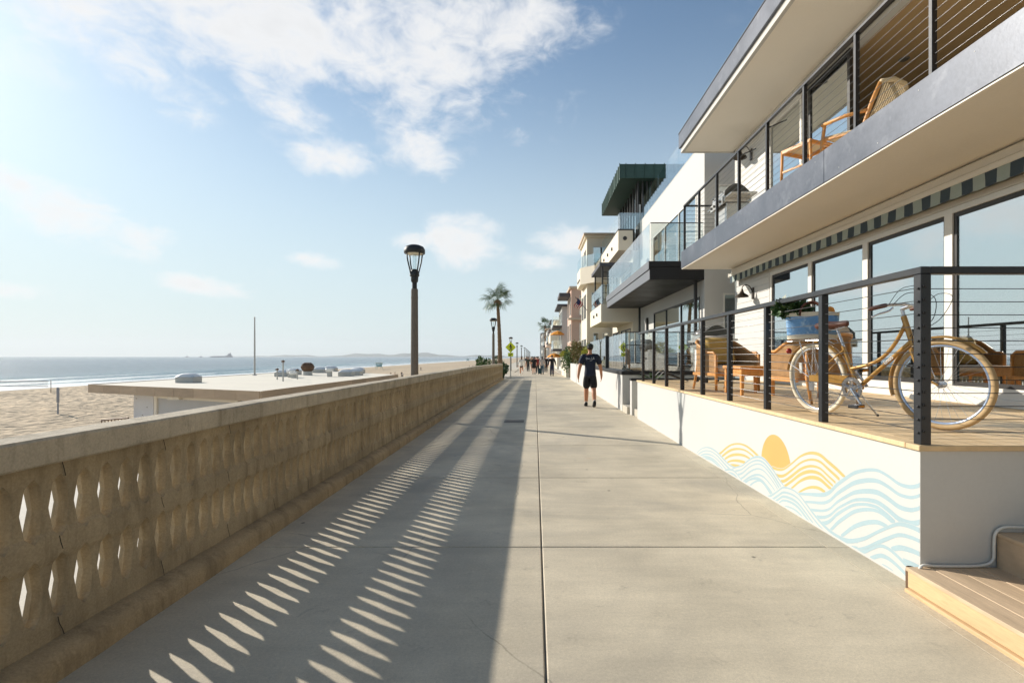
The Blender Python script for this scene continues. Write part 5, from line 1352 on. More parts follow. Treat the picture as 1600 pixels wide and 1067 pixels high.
MB().tube([(2.60, 11.5, DZ+.02), (2.75, 11.3, DZ+.22), (3.25, 11.2, DZ+.03)], .014, 6).build('frame', 'black_steel', bl); MB().tube([(2.60, 11.1, DZ+.02), (2.75, 10.95, DZ+.22), (3.25, 10.85, DZ+.03)], .014, 6).build('frame', 'black_steel', bl)
MB().add([(2.75, 11.3, DZ+.21), (3.24, 11.2, DZ+.04), (3.24, 10.86, DZ+.04), (2.75, 10.95, DZ+.21), (2.75, 11.3, DZ+.2), (3.24, 11.2, DZ+.03), (3.24, 10.86, DZ+.03), (2.75, 10.95, DZ+.2)], [(0, 1, 2, 3), (4, 5, 6, 7), (0, 1, 5, 4), (1, 2, 6, 5), (2, 3, 7, 6), (3, 0, 4, 7)]).build('sling', 'black_fabric', bl)
def potted(loc, label, n, mt, hgt, seed):
    rr = random.Random(seed); t = thing('potted_plant', label, 'plant', loc)
    MB().lathe([(.12, 0), (.17, .30), (.175, .32), (.15, .32), (.14, .28), (.01, .28)], 14, loc).build('pot', 'pot_black', t, smooth='auto')
    q = MB()
    for k in range(n):
        a = rr.uniform(0, 6.28); ln = hgt*rr.uniform(.6, 1.1); out_ = ln*rr.uniform(.3, .8); pts = []
        c, s_ = math.cos(a), math.sin(a); w_ = .03
        pr = None
        for j in range(6):
            u = j/5; p = Vector((loc[0]+c*out_*u, loc[1]+s_*out_*u, loc[2]+.28+ln*(u-.55*u*u))); ww = w_*math.sin(math.pi*min(.97, u*.9+.08))
            cur = (p+Vector((-s_, c, 0))*ww, p-Vector((-s_, c, 0))*ww)
            if pr: q.add([pr[0], pr[1], cur[1], cur[0]], [(0, 1, 2, 3)])
            pr = cur
    q.build('leaves', mt, t, weld=False, normals=False)['kind'] = 'stuff'
potted((2.95, 12.95, .35), 'green leafy plant in a dark pot at the end of the deck', 46, 'leaf_green', .75, 3)
potted((3.6, 20.5, .8), 'leafy plant behind the patio glass', 40, 'leaf_green', .9, 4)

# ------------------------------------------------------------------ bicycle  (x forward, y left, z up, origin at rear contact)
bk = thing('bicycle', 'gold step-through city bicycle with tan tyres leaning behind the cable railing', 'bicycle', (0, 0, 0))
RW = .335
def ring(m, R_, r, c, n=48, k=8, sy=1.0):
    vs = []
    for i in range(n):
        a = 2*math.pi*i/n
        for j in range(k):
            b = 2*math.pi*j/k; rr = R_+r*math.cos(b); vs.append((c[0]+rr*math.cos(a), c[1]+r*sy*math.sin(b), c[2]+rr*math.sin(a)))
    m.add(vs, [(i*k+j, i*k+(j+1) % k, ((i+1) % n)*k+(j+1) % k, ((i+1) % n)*k+j) for i in range(n) for j in range(k)])
    return m
def wheel(cx, tyre, rim, X=None):
    c = (cx, 0, RW); parts = []
    def mk(m, nm, mt, par, **k):
        if X is not None: m.xform(X)
        return m.build(nm, mt, par, **k)
    w_ = mk(ring(MB(), RW-.021, .021, c, 64, 10), 'front_wheel' if cx > .5 else 'rear_wheel', tyre, bk, smooth=True)
    mk(ring(MB(), RW-.046, .011, c, 64, 8, 1.0), 'rim', rim, w_, smooth=True)
    m = MB()
    for k in range(32):
        a = 2*math.pi*k/32; sd_ = 1 if k % 2 else -1; b = a+(.5 if (k//2) % 2 else -.5)
        m.tube([(cx+.022*math.cos(b), sd_*.028, RW+.022*math.sin(b)), (cx+(RW-.055)*math.cos(a), 0, RW+(RW-.055)*math.sin(a))], .0012, 4)
    o = mk(m, 'spokes', 'alloy', w_, weld=False); o['kind'] = 'stuff'
    m = MB().tube([(cx, -.05, RW), (cx, -.03, RW), (cx, -.029, RW), (cx, .029, RW), (cx, .03, RW), (cx, .05, RW)], [.010, .010, .024, .024, .010, .010], 12); mk(m, 'hub', 'alloy', w_, smooth='auto')
    a0 = R(215) if cx > .5 else R(150); m = MB(); p = Vector((cx+.20*math.cos(a0), -.012, RW+.20*math.sin(a0)))
    q = MB().box(-.052, .052, -.006, .006, -.02, .02, .005); q.xform(Matrix.Translation(p) @ Matrix.Rotation(-a0+R(60), 4, 'Y')); mk(q, 'spoke_reflector', 'reflector', w_)
    return w_
def fender(cx, a0, a1, X=None, nm='fender'):
    m = MB(); n = 30; vs = []
    for i in range(n+1):
        a = R(a0+(a1-a0)*i/n)
        for (dy, dr) in ((-.028, .006), (-.018, .018), (0, .022), (.018, .018), (.028, .006), (.017, .014), (0, .018), (-.017, .014)):
            r_ = RW+.006+dr; vs.append((cx+r_*math.cos(a), dy, RW+r_*math.sin(a)))
    m.add(vs, [(i*8+j, i*8+(j+1) % 8, i*8+8+(j+1) % 8, i*8+8+j) for i in range(n) for j in range(8)]+[tuple(range(8)), tuple(range(n*8, n*8+8))])
    if X is not None: m.xform(X)
    return m.build(nm, 'bike_gold', bk, smooth='auto')
steer_axis = Vector((-.24, 0, .97)).normalized(); sp = Vector((.905, 0, .74))
XS = Matrix.Translation(sp) @ Matrix.Rotation(R(11), 4, steer_axis) @ Matrix.Translation(-sp)
BBp = (.44, 0, .275)
wheel(0, 'tyre_cream', 'alloy'); wheel(1.12, 'tyre_tan', 'rim_blue', XS)
fr = MB()
fr.tube([BBp, (.31, 0, .64)], .0155, 12)
fr.tube(smooth_path([(.893, 0, .80), (.80, 0, .655), (.69, 0, .545), (.56, 0, .48), (.385, 0, .44)], 6), .0150, 12)
fr.tube([(.932, 0, .665), BBp], .0175, 12)
fr.tube([(.880, 0, .86), (.942, 0, .625)], .021, 12)
for s in (-1, 1):
    fr.tube([(.43, s*.02, .275), (.30, s*.05, .295), (0, s*.058, .335)], [.011, .010, .008], 8)
    fr.tube([(.325, s*.016, .60), (.20, s*.05, .50), (0, s*.058, .335)], [.008, .008, .007], 8)
fr.tube([(.44, -.04, .275), (.44, .04, .275)], .022, 12)
frame = fr.build('frame', 'bike_gold', bk, smooth='auto', weld=False)
# maker's lettering along the down tube
tcv = bpy.data.curves.new('lettering', 'FONT'); tcv.body = 'linus'; tcv.size = .052; tcv.extrude = .0006; tcv.align_x = 'CENTER'
to = bpy.data.objects.new('lettering', tcv); C.objects.link(to)
me = bpy.data.meshes.new_from_object(to.evaluated_get(bpy.context.evaluated_depsgraph_get())); bpy.data.objects.remove(to)
me.materials.clear(); me.materials.append(MAT['print_white'])
lt = link('lettering', me, frame)
dtv = (Vector((.932, 0, .665))-Vector(BBp)).normalized(); mid = Vector(BBp).lerp(Vector((.932, 0, .665)), .62)
lt.matrix_local = Matrix.Translation(mid+Vector((0, -.0182, 0))-Vector((-dtv.z, 0, dtv.x))*.012) @ Matrix(((dtv.x, -dtv.z, 0, 0), (0, 0, -1, 0), (dtv.z, dtv.x, 0, 0), (0, 0, 0, 1)))
fk = MB(); fk.tube([(.945, -.045, .60), (.945, .045, .60)], .014, 8)
for s in (-1, 1): fk.tube(smooth_path([(.942, s*.042, .60), (.985, s*.052, .48), (1.03, s*.055, .40), (1.12, s*.056, .335)]), [.013-.005*k/18 for k in range(19)], 8)
fk.xform(XS); fk.build('fork', 'bike_gold', bk, smooth='auto', weld=False)
MB().tube([(.318, 0, .63), (.262, 0, .79)], .0125, 10).build('seat_post', 'alloy', bk, smooth='auto')
# saddle
m = MB(); vs = []; SP = [(-.14, .085, 0.0, .045), (-.10, .098, .004, .05), (-.04, .075, .0, .045), (.03, .042, -.004, .038), (.09, .026, .0, .032), (.135, .018, .0, .026), (.15, .006, -.004, .012)]
for (sx, hw, z, dp) in SP:
    for k in range(10):
        a = 2*math.pi*k/10; vs.append((.235+sx, hw*math.cos(a), .835+z+(.028*math.sin(a) if math.sin(a) > 0 else dp*math.sin(a))))
m.add(vs, [(i*10+k, i*10+(k+1) % 10, i*10+10+(k+1) % 10, i*10+10+k) for i in range(6) for k in range(10)]+[tuple(range(10)), tuple(range(60, 70))]).build('saddle', 'leather', bk, smooth=True)
m = MB()
for s in (-1, 1): m.tube([(.12, s*.035, .80), (.25, s*.022, .787), (.36, s*.012, .81)], .004, 6)
for s in (-1, 1):
    m.tube([(.13+.016*math.cos(k*.9), s*.05+.016*math.sin(k*.9), .775+.005*k/2) for k in range(20)], .003, 5)
m.build('saddle_springs', 'alloy', bk, weld=False)['kind'] = 'stuff'
# cranks and chainring on the right side
m = MB(); n = 40; vs = []
for (r0, r1, y0, y1) in ((.066, .098, -.080, -.072),):
    for i in range(n):
        a = 2*math.pi*i/n; r1b = r1+(.003 if i % 2 else 0)
        vs += [(BBp[0]+r0*math.cos(a), y0, BBp[2]+r0*math.sin(a)), (BBp[0]+r1b*math.cos(a), y0, BBp[2]+r1b*math.sin(a)), (BBp[0]+r1b*math.cos(a), y1, BBp[2]+r1b*math.sin(a)), (BBp[0]+r0*math.cos(a), y1, BBp[2]+r0*math.sin(a))]
m.add(vs, [(i*4+k, i*4+(k+1) % 4, ((i+1) % n)*4+(k+1) % 4, ((i+1) % n)*4+k) for i in range(n) for k in range(4)])
for k in range(5):
    a = 2*math.pi*k/5+.3; m.tube([(BBp[0], -.076, BBp[2]), (BBp[0]+.075*math.cos(a), -.076, BBp[2]+.075*math.sin(a))], [.014, .018], 6)
m.tube([(BBp[0], -.088, BBp[2]), (BBp[0], -.05, BBp[2])], .026, 12)
m.build('chainring', 'alloy', bk, smooth='auto', weld=False)
for (s, a) in ((-1, R(-52)), (1, R(128))):
    e = (BBp[0]+.17*math.cos(a), s*.100, BBp[2]+.17*math.sin(a))
    MB().tube([(BBp[0], s*.092, BBp[2]), e], [.016, .012], 8, flat=.7).build('crank', 'alloy', bk, smooth='auto')
    pdl = MB().box(e[0]-.045, e[0]+.045, e[1]+s*.012, e[1]+s*.10, e[2]-.013, e[2]+.013, .004).build('pedal', 'black_rubber', bk)
    MB().box(e[0]+.0455, e[0]+.049, e[1]+s*.025, e[1]+s*.085, e[2]-.008, e[2]+.008).build('pedal_reflector', 'umbrella_orange', pdl)
MB().prism([(-.02, .375), (.18, .388), (.34, .384), (.41, .382), (.36, .345), (.335, .31), (.20, .315), (-.02, .315)], 'y', -.074, -.0665).build('chain_guard', 'bike_gold', bk)
MB().tube(smooth_path([(BBp[0], -.064, BBp[2]+.092), (.2, -.06, .365), (0, -.06, .375), (-.035, -.06, .335), (0, -.06, .298), (.2, -.06, .235), (BBp[0], -.064, BBp[2]-.092)]), .004, 5).build('chain', 'iron', bk)
MB().tube([(0, -.066, RW), (0, -.058, RW)], .032, 14).build('sprocket', 'alloy', bk); MB().box(-.03, .03, -.078, -.064, .23, .32, .006).build('derailleur', 'alloy', bk)
fender(0, 12, 168, nm='rear_fender'); fender(1.12, 40, 196, XS, 'front_fender')
for s in (-1, 1):
    MB().tube([(0, s*.055, RW), (-.345*math.cos(R(25)), s*.027, RW+.352*math.sin(R(25)))], .0028, 5).build('fender_stay', 'alloy', bk)
# rear rack
m = MB()
for s in (-1, 1):
    m.tube(smooth_path([(.24, s*.02, .66), (.16, s*.06, .70), (-.24, s*.06, .70), (-.28, s*.045, .70), (-.30, 0, .70)]), .005, 6)
    m.tube([(-.12, s*.06, .70), (-.02, s*.065, .36)], .0045, 6); m.tube([(.05, s*.06, .70), (0, s*.065, .36)], .0045, 6)
for k in range(5): m.tube([(-.2+.08*k, -.06, .70), (-.2+.08*k, .06, .70)], .004, 5)
m.build('rear_rack', 'alloy', bk, weld=False)
MB().ball((-.325, 0, .60), .026, .03, .03, 10, 6).build('rear_light', 'red_reflector', bk, smooth=True)
# handlebar
m = MB(); m.tube([(.885, 0, .85), (.87, 0, .92)], .013, 10); m.tube([(.87, 0, .92), (.945, 0, .94)], .016, 10)
m.tube(smooth_path([(.80, -.285, .925), (.85, -.275, .935), (.91, -.22, .945), (.945, -.10, .945), (.945, 0, .94), (.945, .10, .945), (.91, .22, .945), (.85, .275, .935), (.80, .285, .925)]), .011, 10)
m.xform(XS); m.build('handlebar', 'alloy', bk, smooth='auto', weld=False)
for s in (-1, 1):
    q = MB().tube([(.785, s*.287, .923), (.80, s*.285, .925), (.885, s*.262, .941), (.895, s*.25, .943)], [.013, .0165, .0165, .014], 12).xform(XS); q.build('grip', 'leather', bk, smooth='auto')
    q = MB().tube(smooth_path([(.92, s*.215, .925), (.90, s*.235, .90), (.85, s*.28, .88), (.81, s*.295, .86)]), [.007]*12+[.006]*7, 6, flat=1.4).xform(XS); q.build('brake_lever', 'alloy', bk, smooth=True)
    q = MB().tube(smooth_path([(.92, s*.22, .94), (1.02, s*.21, 1.02), (1.15, s*.13, .98), (1.10, s*.05, .82), (.96, s*.03, .72), (.955, s*.02, .62)]), .0026, 6).xform(XS); q.build('brake_hose', 'black_rubber', bk, smooth=True)
q = MB().tube(smooth_path([(.90, -.23, .95), (1.00, -.23, 1.06), (1.12, -.14, 1.04), (1.06, -.04, .86), (.93, -.025, .70)]), .0024, 6).xform(XS); q.build('gear_cable', 'black_rubber', bk, smooth=True)
q = MB().ball((.90, .20, .97), .026, n=12, m=8).xform(XS); q.build('bell', 'umbrella_orange', bk, smooth=True)
MB().tube([(.36, .05, .28), (.40, .12, .13), (.44, .19, .012)], .007, 6).build('kickstand', 'alloy', bk); MB().ball((.44, .192, .012), .012, n=8, m=6).build('kickstand_foot', 'black_rubber', bk)
BKROT = math.atan2(-.96, .281)
bk.location = (2.70, 4.86, DZ+.002); bk.rotation_euler = Euler((R(5), 0, BKROT), 'XYZ')
# tote bag on the rack (own thing), same frame as the bicycle
bg_ = thing('tote_bag', 'blue and cream canvas tote bag with leafy greens on the bicycle rack', 'bag', (0, 0, 0))
def tote(z0, z1, mt, nm, gr=1.0):
    m = MB(); vs = []
    for z in (z0, (z0+z1)/2, z1):
        f = 1+.10*(z-.0)/.27
        for k in range(20):
            a = 2*math.pi*k/20; ca, sa = math.cos(a), math.sin(a)
            vs.append((.21*f*gr*math.copysign(abs(ca)**.45, ca), .085*f*gr*math.copysign(abs(sa)**.45, sa), z+(.006*math.sin(3*a) if z == z1 else 0)))
    m.add(vs, [(i*20+k, i*20+(k+1) % 20, i*20+20+(k+1) % 20, i*20+20+k) for i in range(2) for k in range(20)]+[tuple(range(20))])
    return m.build(nm, mt, bg_, smooth='auto')
tote(0, .04, 'canvas_cream', 'base', 1.01); tote(.0405, .215, 'canvas_blue', 'side'); tote(.2155, .25, 'canvas_cream', 'rim_band', 1.005)
for s in (-1, 1): MB().tube(smooth_path([(-.10, s*.088, .22), (-.085, s*.085, .30), (-.03, s*.06, .345), (.03, s*.06, .345), (.085, s*.085, .30), (.10, s*.088, .22)]), .011, 8).build('handle', 'leather', bg_, smooth=True)
bg_.location = Vector((2.70, 4.86, DZ+.712))+Matrix.Rotation(BKROT, 3, 'Z') @ Vector((-.06, -.03, 0)); bg_.rotation_euler = (0, 0, R(-30))
gr_ = thing('leafy_greens', 'bunch of dark leafy greens spilling from the blue tote bag', 'greens', (0, 0, 0))
rr = random.Random(4); m = MB(); leaf_cloud(m, [((-.16, .0, .30), (.10, .09, .08)), ((-.24, 0, .30), (.08, .08, .07)), ((-.1, .02, .26), (.08, .06, .06))], 420, .052, rr, 1.2); m.build('leaves', 'leaf_dark', gr_, weld=False, normals=False)['kind'] = 'stuff'
MB().tube([(-.1, 0, .1), (-.16, 0, .28)], .012, 6).build('stalks', 'leaf_green', gr_)
gr_.location = bg_.location; gr_.rotation_euler = bg_.rotation_euler
for k, (fx, fy) in enumerate(((.10, .0), (.15, .03))):
    o = MB().ball((0, 0, 0), .042, n=14, m=10).build('orange', 'orange_fruit', smooth=True); tag(o, ['orange fruit on top of the tote bag', 'second orange fruit at the bag edge'][k], 'orange', 'oranges in the tote bag')
    MB().tube([(0, 0, .036), (0, 0, .05)], .004, 5).build('stem', 'leaf_green', o)
    o.location = bg_.location+Matrix.Rotation(bg_.rotation_euler.z, 3, 'Z') @ Vector((fx, fy, .285-.02*k))
# ------------------------------------------------------------------ people
tmp = bpy.data.scenes.new('skin_work')
def skin_mesh(nodes, edges, root, mt, sub=2):
    """nodes {name:(pos, radius or (rx, ry))}, one continuous surface grown over the joints"""
    names = list(nodes); bm = bmesh.new(); sk = bm.verts.layers.skin.verify(); vm = {}
    for nme in names:
        p, r = nodes[nme]; v = bm.verts.new(p); r = r if isinstance(r, tuple) else (r, r); v[sk].radius = r; v[sk].use_root = (nme == root); vm[nme] = v
    for a, b in edges: bm.edges.new((vm[a], vm[b]))
    me = bpy.data.meshes.new('skin_cage'); bm.to_mesh(me); bm.free()
    ob = bpy.data.objects.new('skin_cage', me); tmp.collection.objects.link(ob)
    s_ = ob.modifiers.new('skin', 'SKIN'); s_.use_smooth_shade = True; s_.branch_smoothing = .4
    u_ = ob.modifiers.new('sub', 'SUBSURF'); u_.levels = sub; u_.render_levels = sub
    vl = tmp.view_layers[0]; vl.update(); dg = vl.depsgraph
    res = bpy.data.meshes.new_from_object(ob.evaluated_get(dg)); bpy.data.objects.remove(ob); bpy.data.meshes.remove(me)
    res.materials.clear(); res.materials.append(MAT[mt]); res.polygons.foreach_set('use_smooth', [True]*len(res.polygons))
    return res
def person(label, loc, rot, H=1.75, stride=.2, top='navy', bottom='charcoal', kind='shorts', hair='hair_dark', skin='skin', hat=None, long_sleeve=False, arm_out=.05, long_hair=False, sub=1, fingers=False, shoe='black_cloth', flip=1, bend=0.0, socks=True):
    t = thing('person', label, 'person', (0, 0, 0), 'people on the walk and the beach')
    s = flip; st_ = stride
    J = {}
    J['pelvis'] = ((0, 0, .955), (.15, .115)); J['waist'] = ((0, .005, 1.12), (.142, .105)); J['chest'] = ((0, .005, 1.33), (.188, .125)); J['neckb'] = ((0, -.012, 1.485), .085)
    J['neck'] = ((0, 0, 1.545), .055); J['jaw'] = ((0, .03, 1.61), (.062, .068)); J['head'] = ((0, .015, 1.69), (.076, .088)); J['crown'] = ((0, .005, 1.765), (.055, .062))
    J['nose'] = ((0, .112, 1.655), .016)
    E = [('pelvis', 'waist'), ('waist', 'chest'), ('chest', 'neckb'), ('neckb', 'neck'), ('neck', 'jaw'), ('jaw', 'head'), ('head', 'crown'), ('head', 'nose')]
    for q, sg_ in (('l', -1), ('r', 1)):
        sw = st_*sg_*s; ph = sw
        J['ear'+q] = ((sg_*.083, .005, 1.665), .014); E.append(('head', 'ear'+q))
        J['sh'+q] = ((sg_*.198, -.005, 1.445), .078); J['el'+q] = ((sg_*(.225+arm_out), -.02+ph*.35, 1.13), .052); J['wr'+q] = ((sg_*(.245+arm_out*1.25), .05+ph*.75, .885), .037)
        J['pa'+q] = ((sg_*(.248+arm_out*1.25), .065+ph*.80, .815), (.030, .030))
        E += [('chest', 'sh'+q), ('sh'+q, 'el'+q), ('el'+q, 'wr'+q), ('wr'+q, 'pa'+q)]
        if fingers:
            bx0, by0 = sg_*(.248+arm_out*1.25), .065+ph*.80
            for f, (fy, ln) in enumerate(((.030, .060), (.010, .072), (-.010, .066), (-.028, .050))):
                J[f'f{f}a'+q] = ((bx0-sg_*.004, by0+fy, .775), .0095); J[f'f{f}b'+q] = ((bx0-sg_*.010, by0+fy*1.1+.006, .775-ln*.55), .0085); J[f'f{f}c'+q] = ((bx0-sg_*.022, by0+fy*1.1+.014, .775-ln), .0075)
                E += [('pa'+q, f'f{f}a'+q), (f'f{f}a'+q, f'f{f}b'+q), (f'f{f}b'+q, f'f{f}c'+q)]
            J['tha'+q] = ((bx0-sg_*.012, by0+.042, .825), .010); J['thb'+q] = ((bx0-sg_*.018, by0+.058, .785), .0085); E += [('pa'+q, 'tha'+q), ('tha'+q, 'thb'+q)]
        else:
            J['fi'+q] = ((sg_*(.244+arm_out*1.2), .08+ph*.8, .74), .016); E.append(('pa'+q, 'fi'+q))
            J['th'+q] = ((sg_*(.232+arm_out*1.2), .11+ph*.8, .785), .011); E.append(('pa'+q, 'th'+q))
        leg = -ph                                   # legs swing against the arms
        lift = max(0, -leg)*.55+bend*(1 if leg < 0 else 0)
        J['hip'+q] = ((sg_*.088, 0, .90), .105); J['kn'+q] = ((sg_*.095, leg*.55+.03, .50), .070); J['ca'+q] = ((sg_*.097, leg*.85-.01, .34+lift*.3), .070)
        J['an'+q] = ((sg_*.10, leg*1.15-.02-lift*.3, .09+lift*.6), .048); J['to'+q] = ((sg_*.108, leg*1.15+.10-lift*.2, .035+lift*.25), .034)
        E += [('pelvis', 'hip'+q), ('hip'+q, 'kn'+q), ('kn'+q, 'ca'+q), ('ca'+q, 'an'+q), ('an'+q, 'to'+q)]
    t_me = link('body', skin_mesh(J, E, 'pelvis', skin, 2 if fingers else sub), t)
    def grow(keys, d):
        out_ = {}
        for k in keys:
            p, r = J[k]; r = r if isinstance(r, tuple) else (r, r); out_[k] = (p, (r[0]+d, r[1]+d))
        return out_
    def mid(a, b, u): return tuple(Vector(J[a][0]).lerp(Vector(J[b][0]), u))
    # top
    G = grow(['pelvis', 'waist', 'chest', 'neckb', 'shl', 'shr'], .028); G['neckb'] = (mid('chest', 'neckb', .98), (.105, .092)); G['pelvis'] = ((0, 0, .98), (.178, .143)); G['hem'] = ((0, 0, .82 if kind != 'dress' else .88), (.205, .168))
    GE = [('hem', 'pelvis'), ('pelvis', 'waist'), ('waist', 'chest'), ('chest', 'neckb'), ('chest', 'shl'), ('chest', 'shr')]
    for q in 'lr':
        if long_sleeve: G['el'+q] = (J['el'+q][0], .060); G['wr'+q] = (mid('el'+q, 'wr'+q, .9), .046); GE += [('sh'+q, 'el'+q), ('el'+q, 'wr'+q)]
        else: G['sl'+q] = (mid('sh'+q, 'el'+q, .80), .085); GE += [('sh'+q, 'sl'+q)]
    shirt = link('shirt', skin_mesh(G, GE, 'chest', top, 2 if fingers else sub), t)
    # bottoms
    if kind == 'dress':
        q_ = MB().lathe([(.150, 1.10), (.175, .95), (.20, .80), (.23, .62), (.215, .62), (.15, .95)], 16, caps=False); q_.build('skirt', top, t, smooth=True)
    else:
        G = {'pelvis': ((0, 0, 1.10), (.165, .125)), 'seat': ((0, -.01, .92), (.150, .130))}; GE = [('pelvis', 'seat')]
        for q in 'lr':
            G['hip'+q] = (J['hip'+q][0], .125)
            if kind == 'shorts': G['kn'+q] = (mid('hip'+q, 'kn'+q, 1.0), .115); GE += [('seat', 'hip'+q), ('hip'+q, 'kn'+q)]
            elif kind == 'brief': G['kn'+q] = (mid('hip'+q, 'kn'+q, .55), .112); GE += [('seat', 'hip'+q), ('hip'+q, 'kn'+q)]
            else:
                G['kn'+q] = (J['kn'+q][0], .092); G['an'+q] = (mid('ca'+q, 'an'+q, 1.0), .080); GE += [('seat', 'hip'+q), ('hip'+q, 'kn'+q), ('kn'+q, 'an'+q)]
        link('shorts' if kind != 'pants' else 'trousers', skin_mesh(G, GE, 'seat', bottom, sub), t)
    for q in 'lr':
        a, b = Vector(J['an'+q][0]), Vector(J['to'+q][0]); d = (b-a); d.x = 0; ang = math.atan2(d.z+.045, d.y)
        m = MB(); n = 12; vs = []
        for (u, hw, z0, z1) in ((-.075, .030, -.0, .085), (-.06, .040, -.01, .10), (0, .043, -.012, .10), (.06, .046, -.012, .070), (.12, .048, -.012, .055), (.17, .040, -.010, .045), (.19, .02, 0, .03)):
            for k in range(n): an = 2*math.pi*k/n; vs.append((hw*math.cos(an), u, (z0+z1)/2+(z1-z0)/2*math.copysign(abs(math.sin(an))**.6, math.sin(an))))
        m.add(vs, [(i*n+k, i*n+(k+1) % n, i*n+n+(k+1) % n, i*n+n+k) for i in range(6) for k in range(n)]+[tuple(range(n)), tuple(range(6*n, 7*n))])
        m.xform(Matrix.Translation((a.x, a.y, a.z-.075)) @ Matrix.Rotation(ang, 4, 'X') @ Matrix.Scale(1.12, 4)); m.build('shoe', shoe, t, smooth=True)
        if socks:
            m = MB().tube([tuple(a+Vector((0, -.005, -.01))), tuple(a.lerp(Vector(J['ca'+q][0]), .38))], [.046, .050], 10); m.build('sock', 'white_cloth', t, smooth=True)
    # hair or cap
    if hat:
        m = MB(); m.ball((0, .008, 1.715), .098, .110, .088, 16, 10); m.v = [(x, y, max(z, 1.695)) for x, y, z in m.v]; cp = m.build('cap', hat, t, smooth=True)
        MB().prism([(-.07, .09), (-.06, .15), (0, .18), (.06, .15), (.07, .09)], 'z', 1.697, 1.709).build('brim', hat, cp)
        m = MB(); m.ball((0, -.012, 1.685), .090, .100, .07, 14, 8); m.build('hair', hair, t, smooth=True)
    else:
        m = MB(); m.ball((0, -.012, 1.705), .095, .106, .092, 16, 10); m.v = [(x, min(y, .06+.5*(z-1.70)), z) for x, y, z in m.v]
        if long_hair: m.ball((0, -.075, 1.58), .075, .04, .16, 12, 8)
        m.build('hair', hair, t, smooth=True, weld=False)
    # face
    m = MB()
    for sx in (-1, 1): m.ball((sx*.031, .098, 1.683), .010, .006, .007, 8, 6)
    m.build('eyes', 'hair_dark', t_me, smooth=True, weld=False)['kind'] = 'stuff'
    MB().tube([(-.022, .098, 1.615), (0, .104, 1.613), (.022, .098, 1.615)], .005, 6).build('mouth', 'maroon', t_me)
    f = H/1.83; t.scale = (f, f, f); t.location = loc; t.rotation_euler = (0, 0, R(rot))
    return t, shirt
wk, shirt = person('person in navy t-shirt, black shorts and dark cap walking away along the walk', (1.56, 14.5, 0), -2, 1.83, .21, 'navy', 'black_cloth', 'shorts', 'hair_dark', 'skin', 'cap_green', arm_out=.075, sub=2, fingers=True, flip=1)
# white script across the shoulders of the shirt
dgm = shirt.data
def back_y(x, z):
    best = None
    for v in dgm.vertices:
        d = (v.co.x-x)**2+(v.co.z-z)**2
        if v.co.y < 0 and (best is None or d < best[0]): best = (d, v.co.y)
    return best[1]-.006
def script(pts, r=.0042):
    p = smooth_path([(x, back_y(x, z)-.002, z) for x, z in pts], 3); MB().tube(p, r, 5).build('lettering', 'print_white', shirt, smooth=True)
script([(-.115, 1.40), (-.125, 1.37), (-.105, 1.345), (-.085, 1.365), (-.09, 1.395), (-.11, 1.40), (-.07, 1.37), (-.05, 1.36), (-.055, 1.385), (-.035, 1.36), (-.02, 1.385), (-.015, 1.36), (0, 1.36)])
script([(.045, 1.415), (.03, 1.38), (.022, 1.345), (.05, 1.35), (.075, 1.37), (.065, 1.35), (.09, 1.38), (.10, 1.41), (.085, 1.40), (.095, 1.355), (.12, 1.375)])
script([(-.02, 1.315), (0, 1.318), (.02, 1.313), (.045, 1.318)], .004)
MB().tube([(.262+.094, .05+.21*.75, .89), (.262+.094, .055+.21*.75, .905)], .037, 12).build('watch', 'black_rubber', wk)
g = gz(44)
person('person running away in loose white top and dark shorts', (-1.16, 44, gz(44)), 4, 1.66, .22, 'white_cloth', 'black_cloth', 'brief', 'hair_brown', 'skin_b', None, True, .06, True, bend=.25, shoe='white_cloth')
person('person in short black dress walking away left of the red shirt', (-.10, 47, gz(47)), 0, 1.66, .14, 'black_cloth', 'black_cloth', 'dress', 'hair_dark', 'skin_b', None, False, .04, True, socks=False)
person('person in dark red top in the middle of the walk', (.24, 50, gz(50)), 3, 1.68, .14, 'maroon', 'charcoal', 'pants', 'hair_dark', 'skin')
person('person in grey top and blue jeans pulling a small case', (.66, 47, gz(47)), -2, 1.68, .14, 'grey_cloth', 'jean', 'pants', 'hair_dark', 'skin_b', None, True, .05, True)
person('person in black top and dark blue trousers nearest the cream garden wall', (1.38, 41.8, gz(42)), -4, 1.74, .13, 'black_cloth', 'dark_jean', 'pants', 'hair_dark', 'skin', None, True, .08)
sc_ = thing('suitcase', 'small dark teal wheeled case beside the person in jeans', 'suitcase', (.40, 46.9, gz(47)))
MB().box(.26, .58, 46.8, 47.02, gz(47)+.06, gz(47)+.56, .04).build('shell', 'teal_cloth', sc_, smooth='auto'); MB().tube([(.34, 47.0, gz(47)+.55), (.36, 47.0, gz(47)+.9), (.50, 47.0, gz(47)+.9), (.50, 47.0, gz(47)+.55)], .012, 5).build('handle', 'black_rubber', sc_)
for xx in (.31, .53): MB().ball((xx, 46.9, gz(47)+.03), .035, n=8, m=6).build('wheel', 'black_rubber', sc_)
rr = random.Random(8)
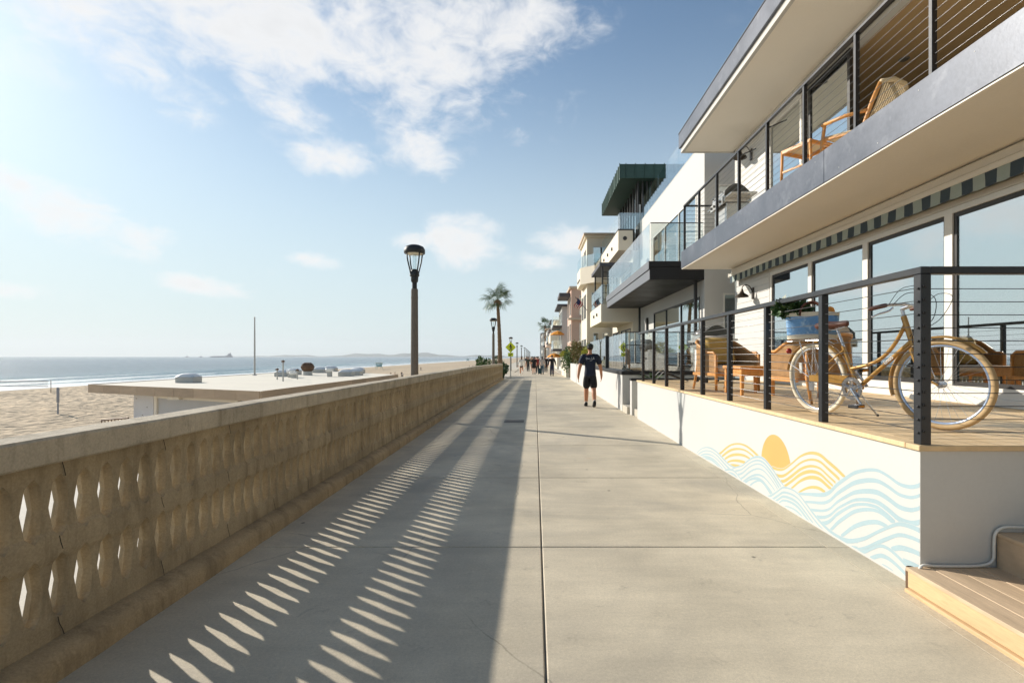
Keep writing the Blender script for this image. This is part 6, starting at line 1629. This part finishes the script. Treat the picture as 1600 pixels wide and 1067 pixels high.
FAR = [(-.78, 58, 'olive_cloth', 'charcoal', 'pants', 'person in olive top further down the walk, left of the middle'), (-.35, 63, 'sand_cloth', 'jean', 'shorts', 'person in sand coloured top far down the walk'), (1.15, 54, 'black_cloth', 'charcoal', 'pants', 'person in black with a bag near the right side, far down the walk'), (.9, 66, 'white_cloth', 'dark_jean', 'pants', 'person in white top far down the walk on the right'), (-1.15, 70, 'charcoal', 'sand_cloth', 'shorts', 'person in charcoal shirt far off beside the lamp posts'), (.15, 76, 'pink_cloth', 'dark_jean', 'pants', 'person in pink top far off in the middle'), (-.6, 88, 'teal_cloth', 'charcoal', 'pants', 'tiny person in teal far off'), (.7, 98, 'grey_cloth', 'black_cloth', 'pants', 'tiny person in grey far off'), (-.1, 112, 'maroon', 'charcoal', 'pants', 'tiny person in dark red farthest off')]
for (x_, y_, a_, b_, k_, lb) in FAR:
    person(lb, (x_, y_, gz(y_)), rr.choice((0, 180, 5)), rr.uniform(1.62, 1.8), .13, a_, b_, k_, rr.choice(('hair_dark', 'hair_brown')), rr.choice(('skin', 'skin_b')), sub=1)
# a few on the beach: copies of the far figures, each with its own label
BPPL = [(-48.5, 172, 'person standing on the sand right of the beach building corner'), (-47.2, 172.5, 'second person in the group right of the beach building'), (-45.9, 176, 'third person in the group right of the beach building'), (-44, 170, 'tall person nearest the big lamp post on the sand'), (-38.5, 300, 'person on the distant sand left of the palm'), (-37, 302, 'second person on the distant sand left of the palm'), (-35.8, 300, 'third person on the distant sand left of the palm'), (-34, 306, 'fourth person on the distant sand left of the palm'), (-58, 260, 'lone person on the sand right of the big lamp post'), (-112, 168, 'lone person at the water edge beyond the beach building')]
src_people = [o for o in C.objects if o.name.startswith('person') and o.parent is None][6:14]
for k, (x_, y_, lb) in enumerate(BPPL):
    o = copy_tree(src_people[k % len(src_people)]); o.location = (x_, y_, bz(x_)+.05); o.rotation_euler = (0, 0, k*1.3); o['label'] = lb
bpy.data.scenes.remove(tmp)
sc.cycles.max_bounces = 7; sc.cycles.diffuse_bounces = 4; sc.cycles.glossy_bounces = 3; sc.cycles.transmission_bounces = 3; sc.cycles.transparent_max_bounces = 12
sc.cycles.caustics_reflective = False; sc.cycles.caustics_refractive = False
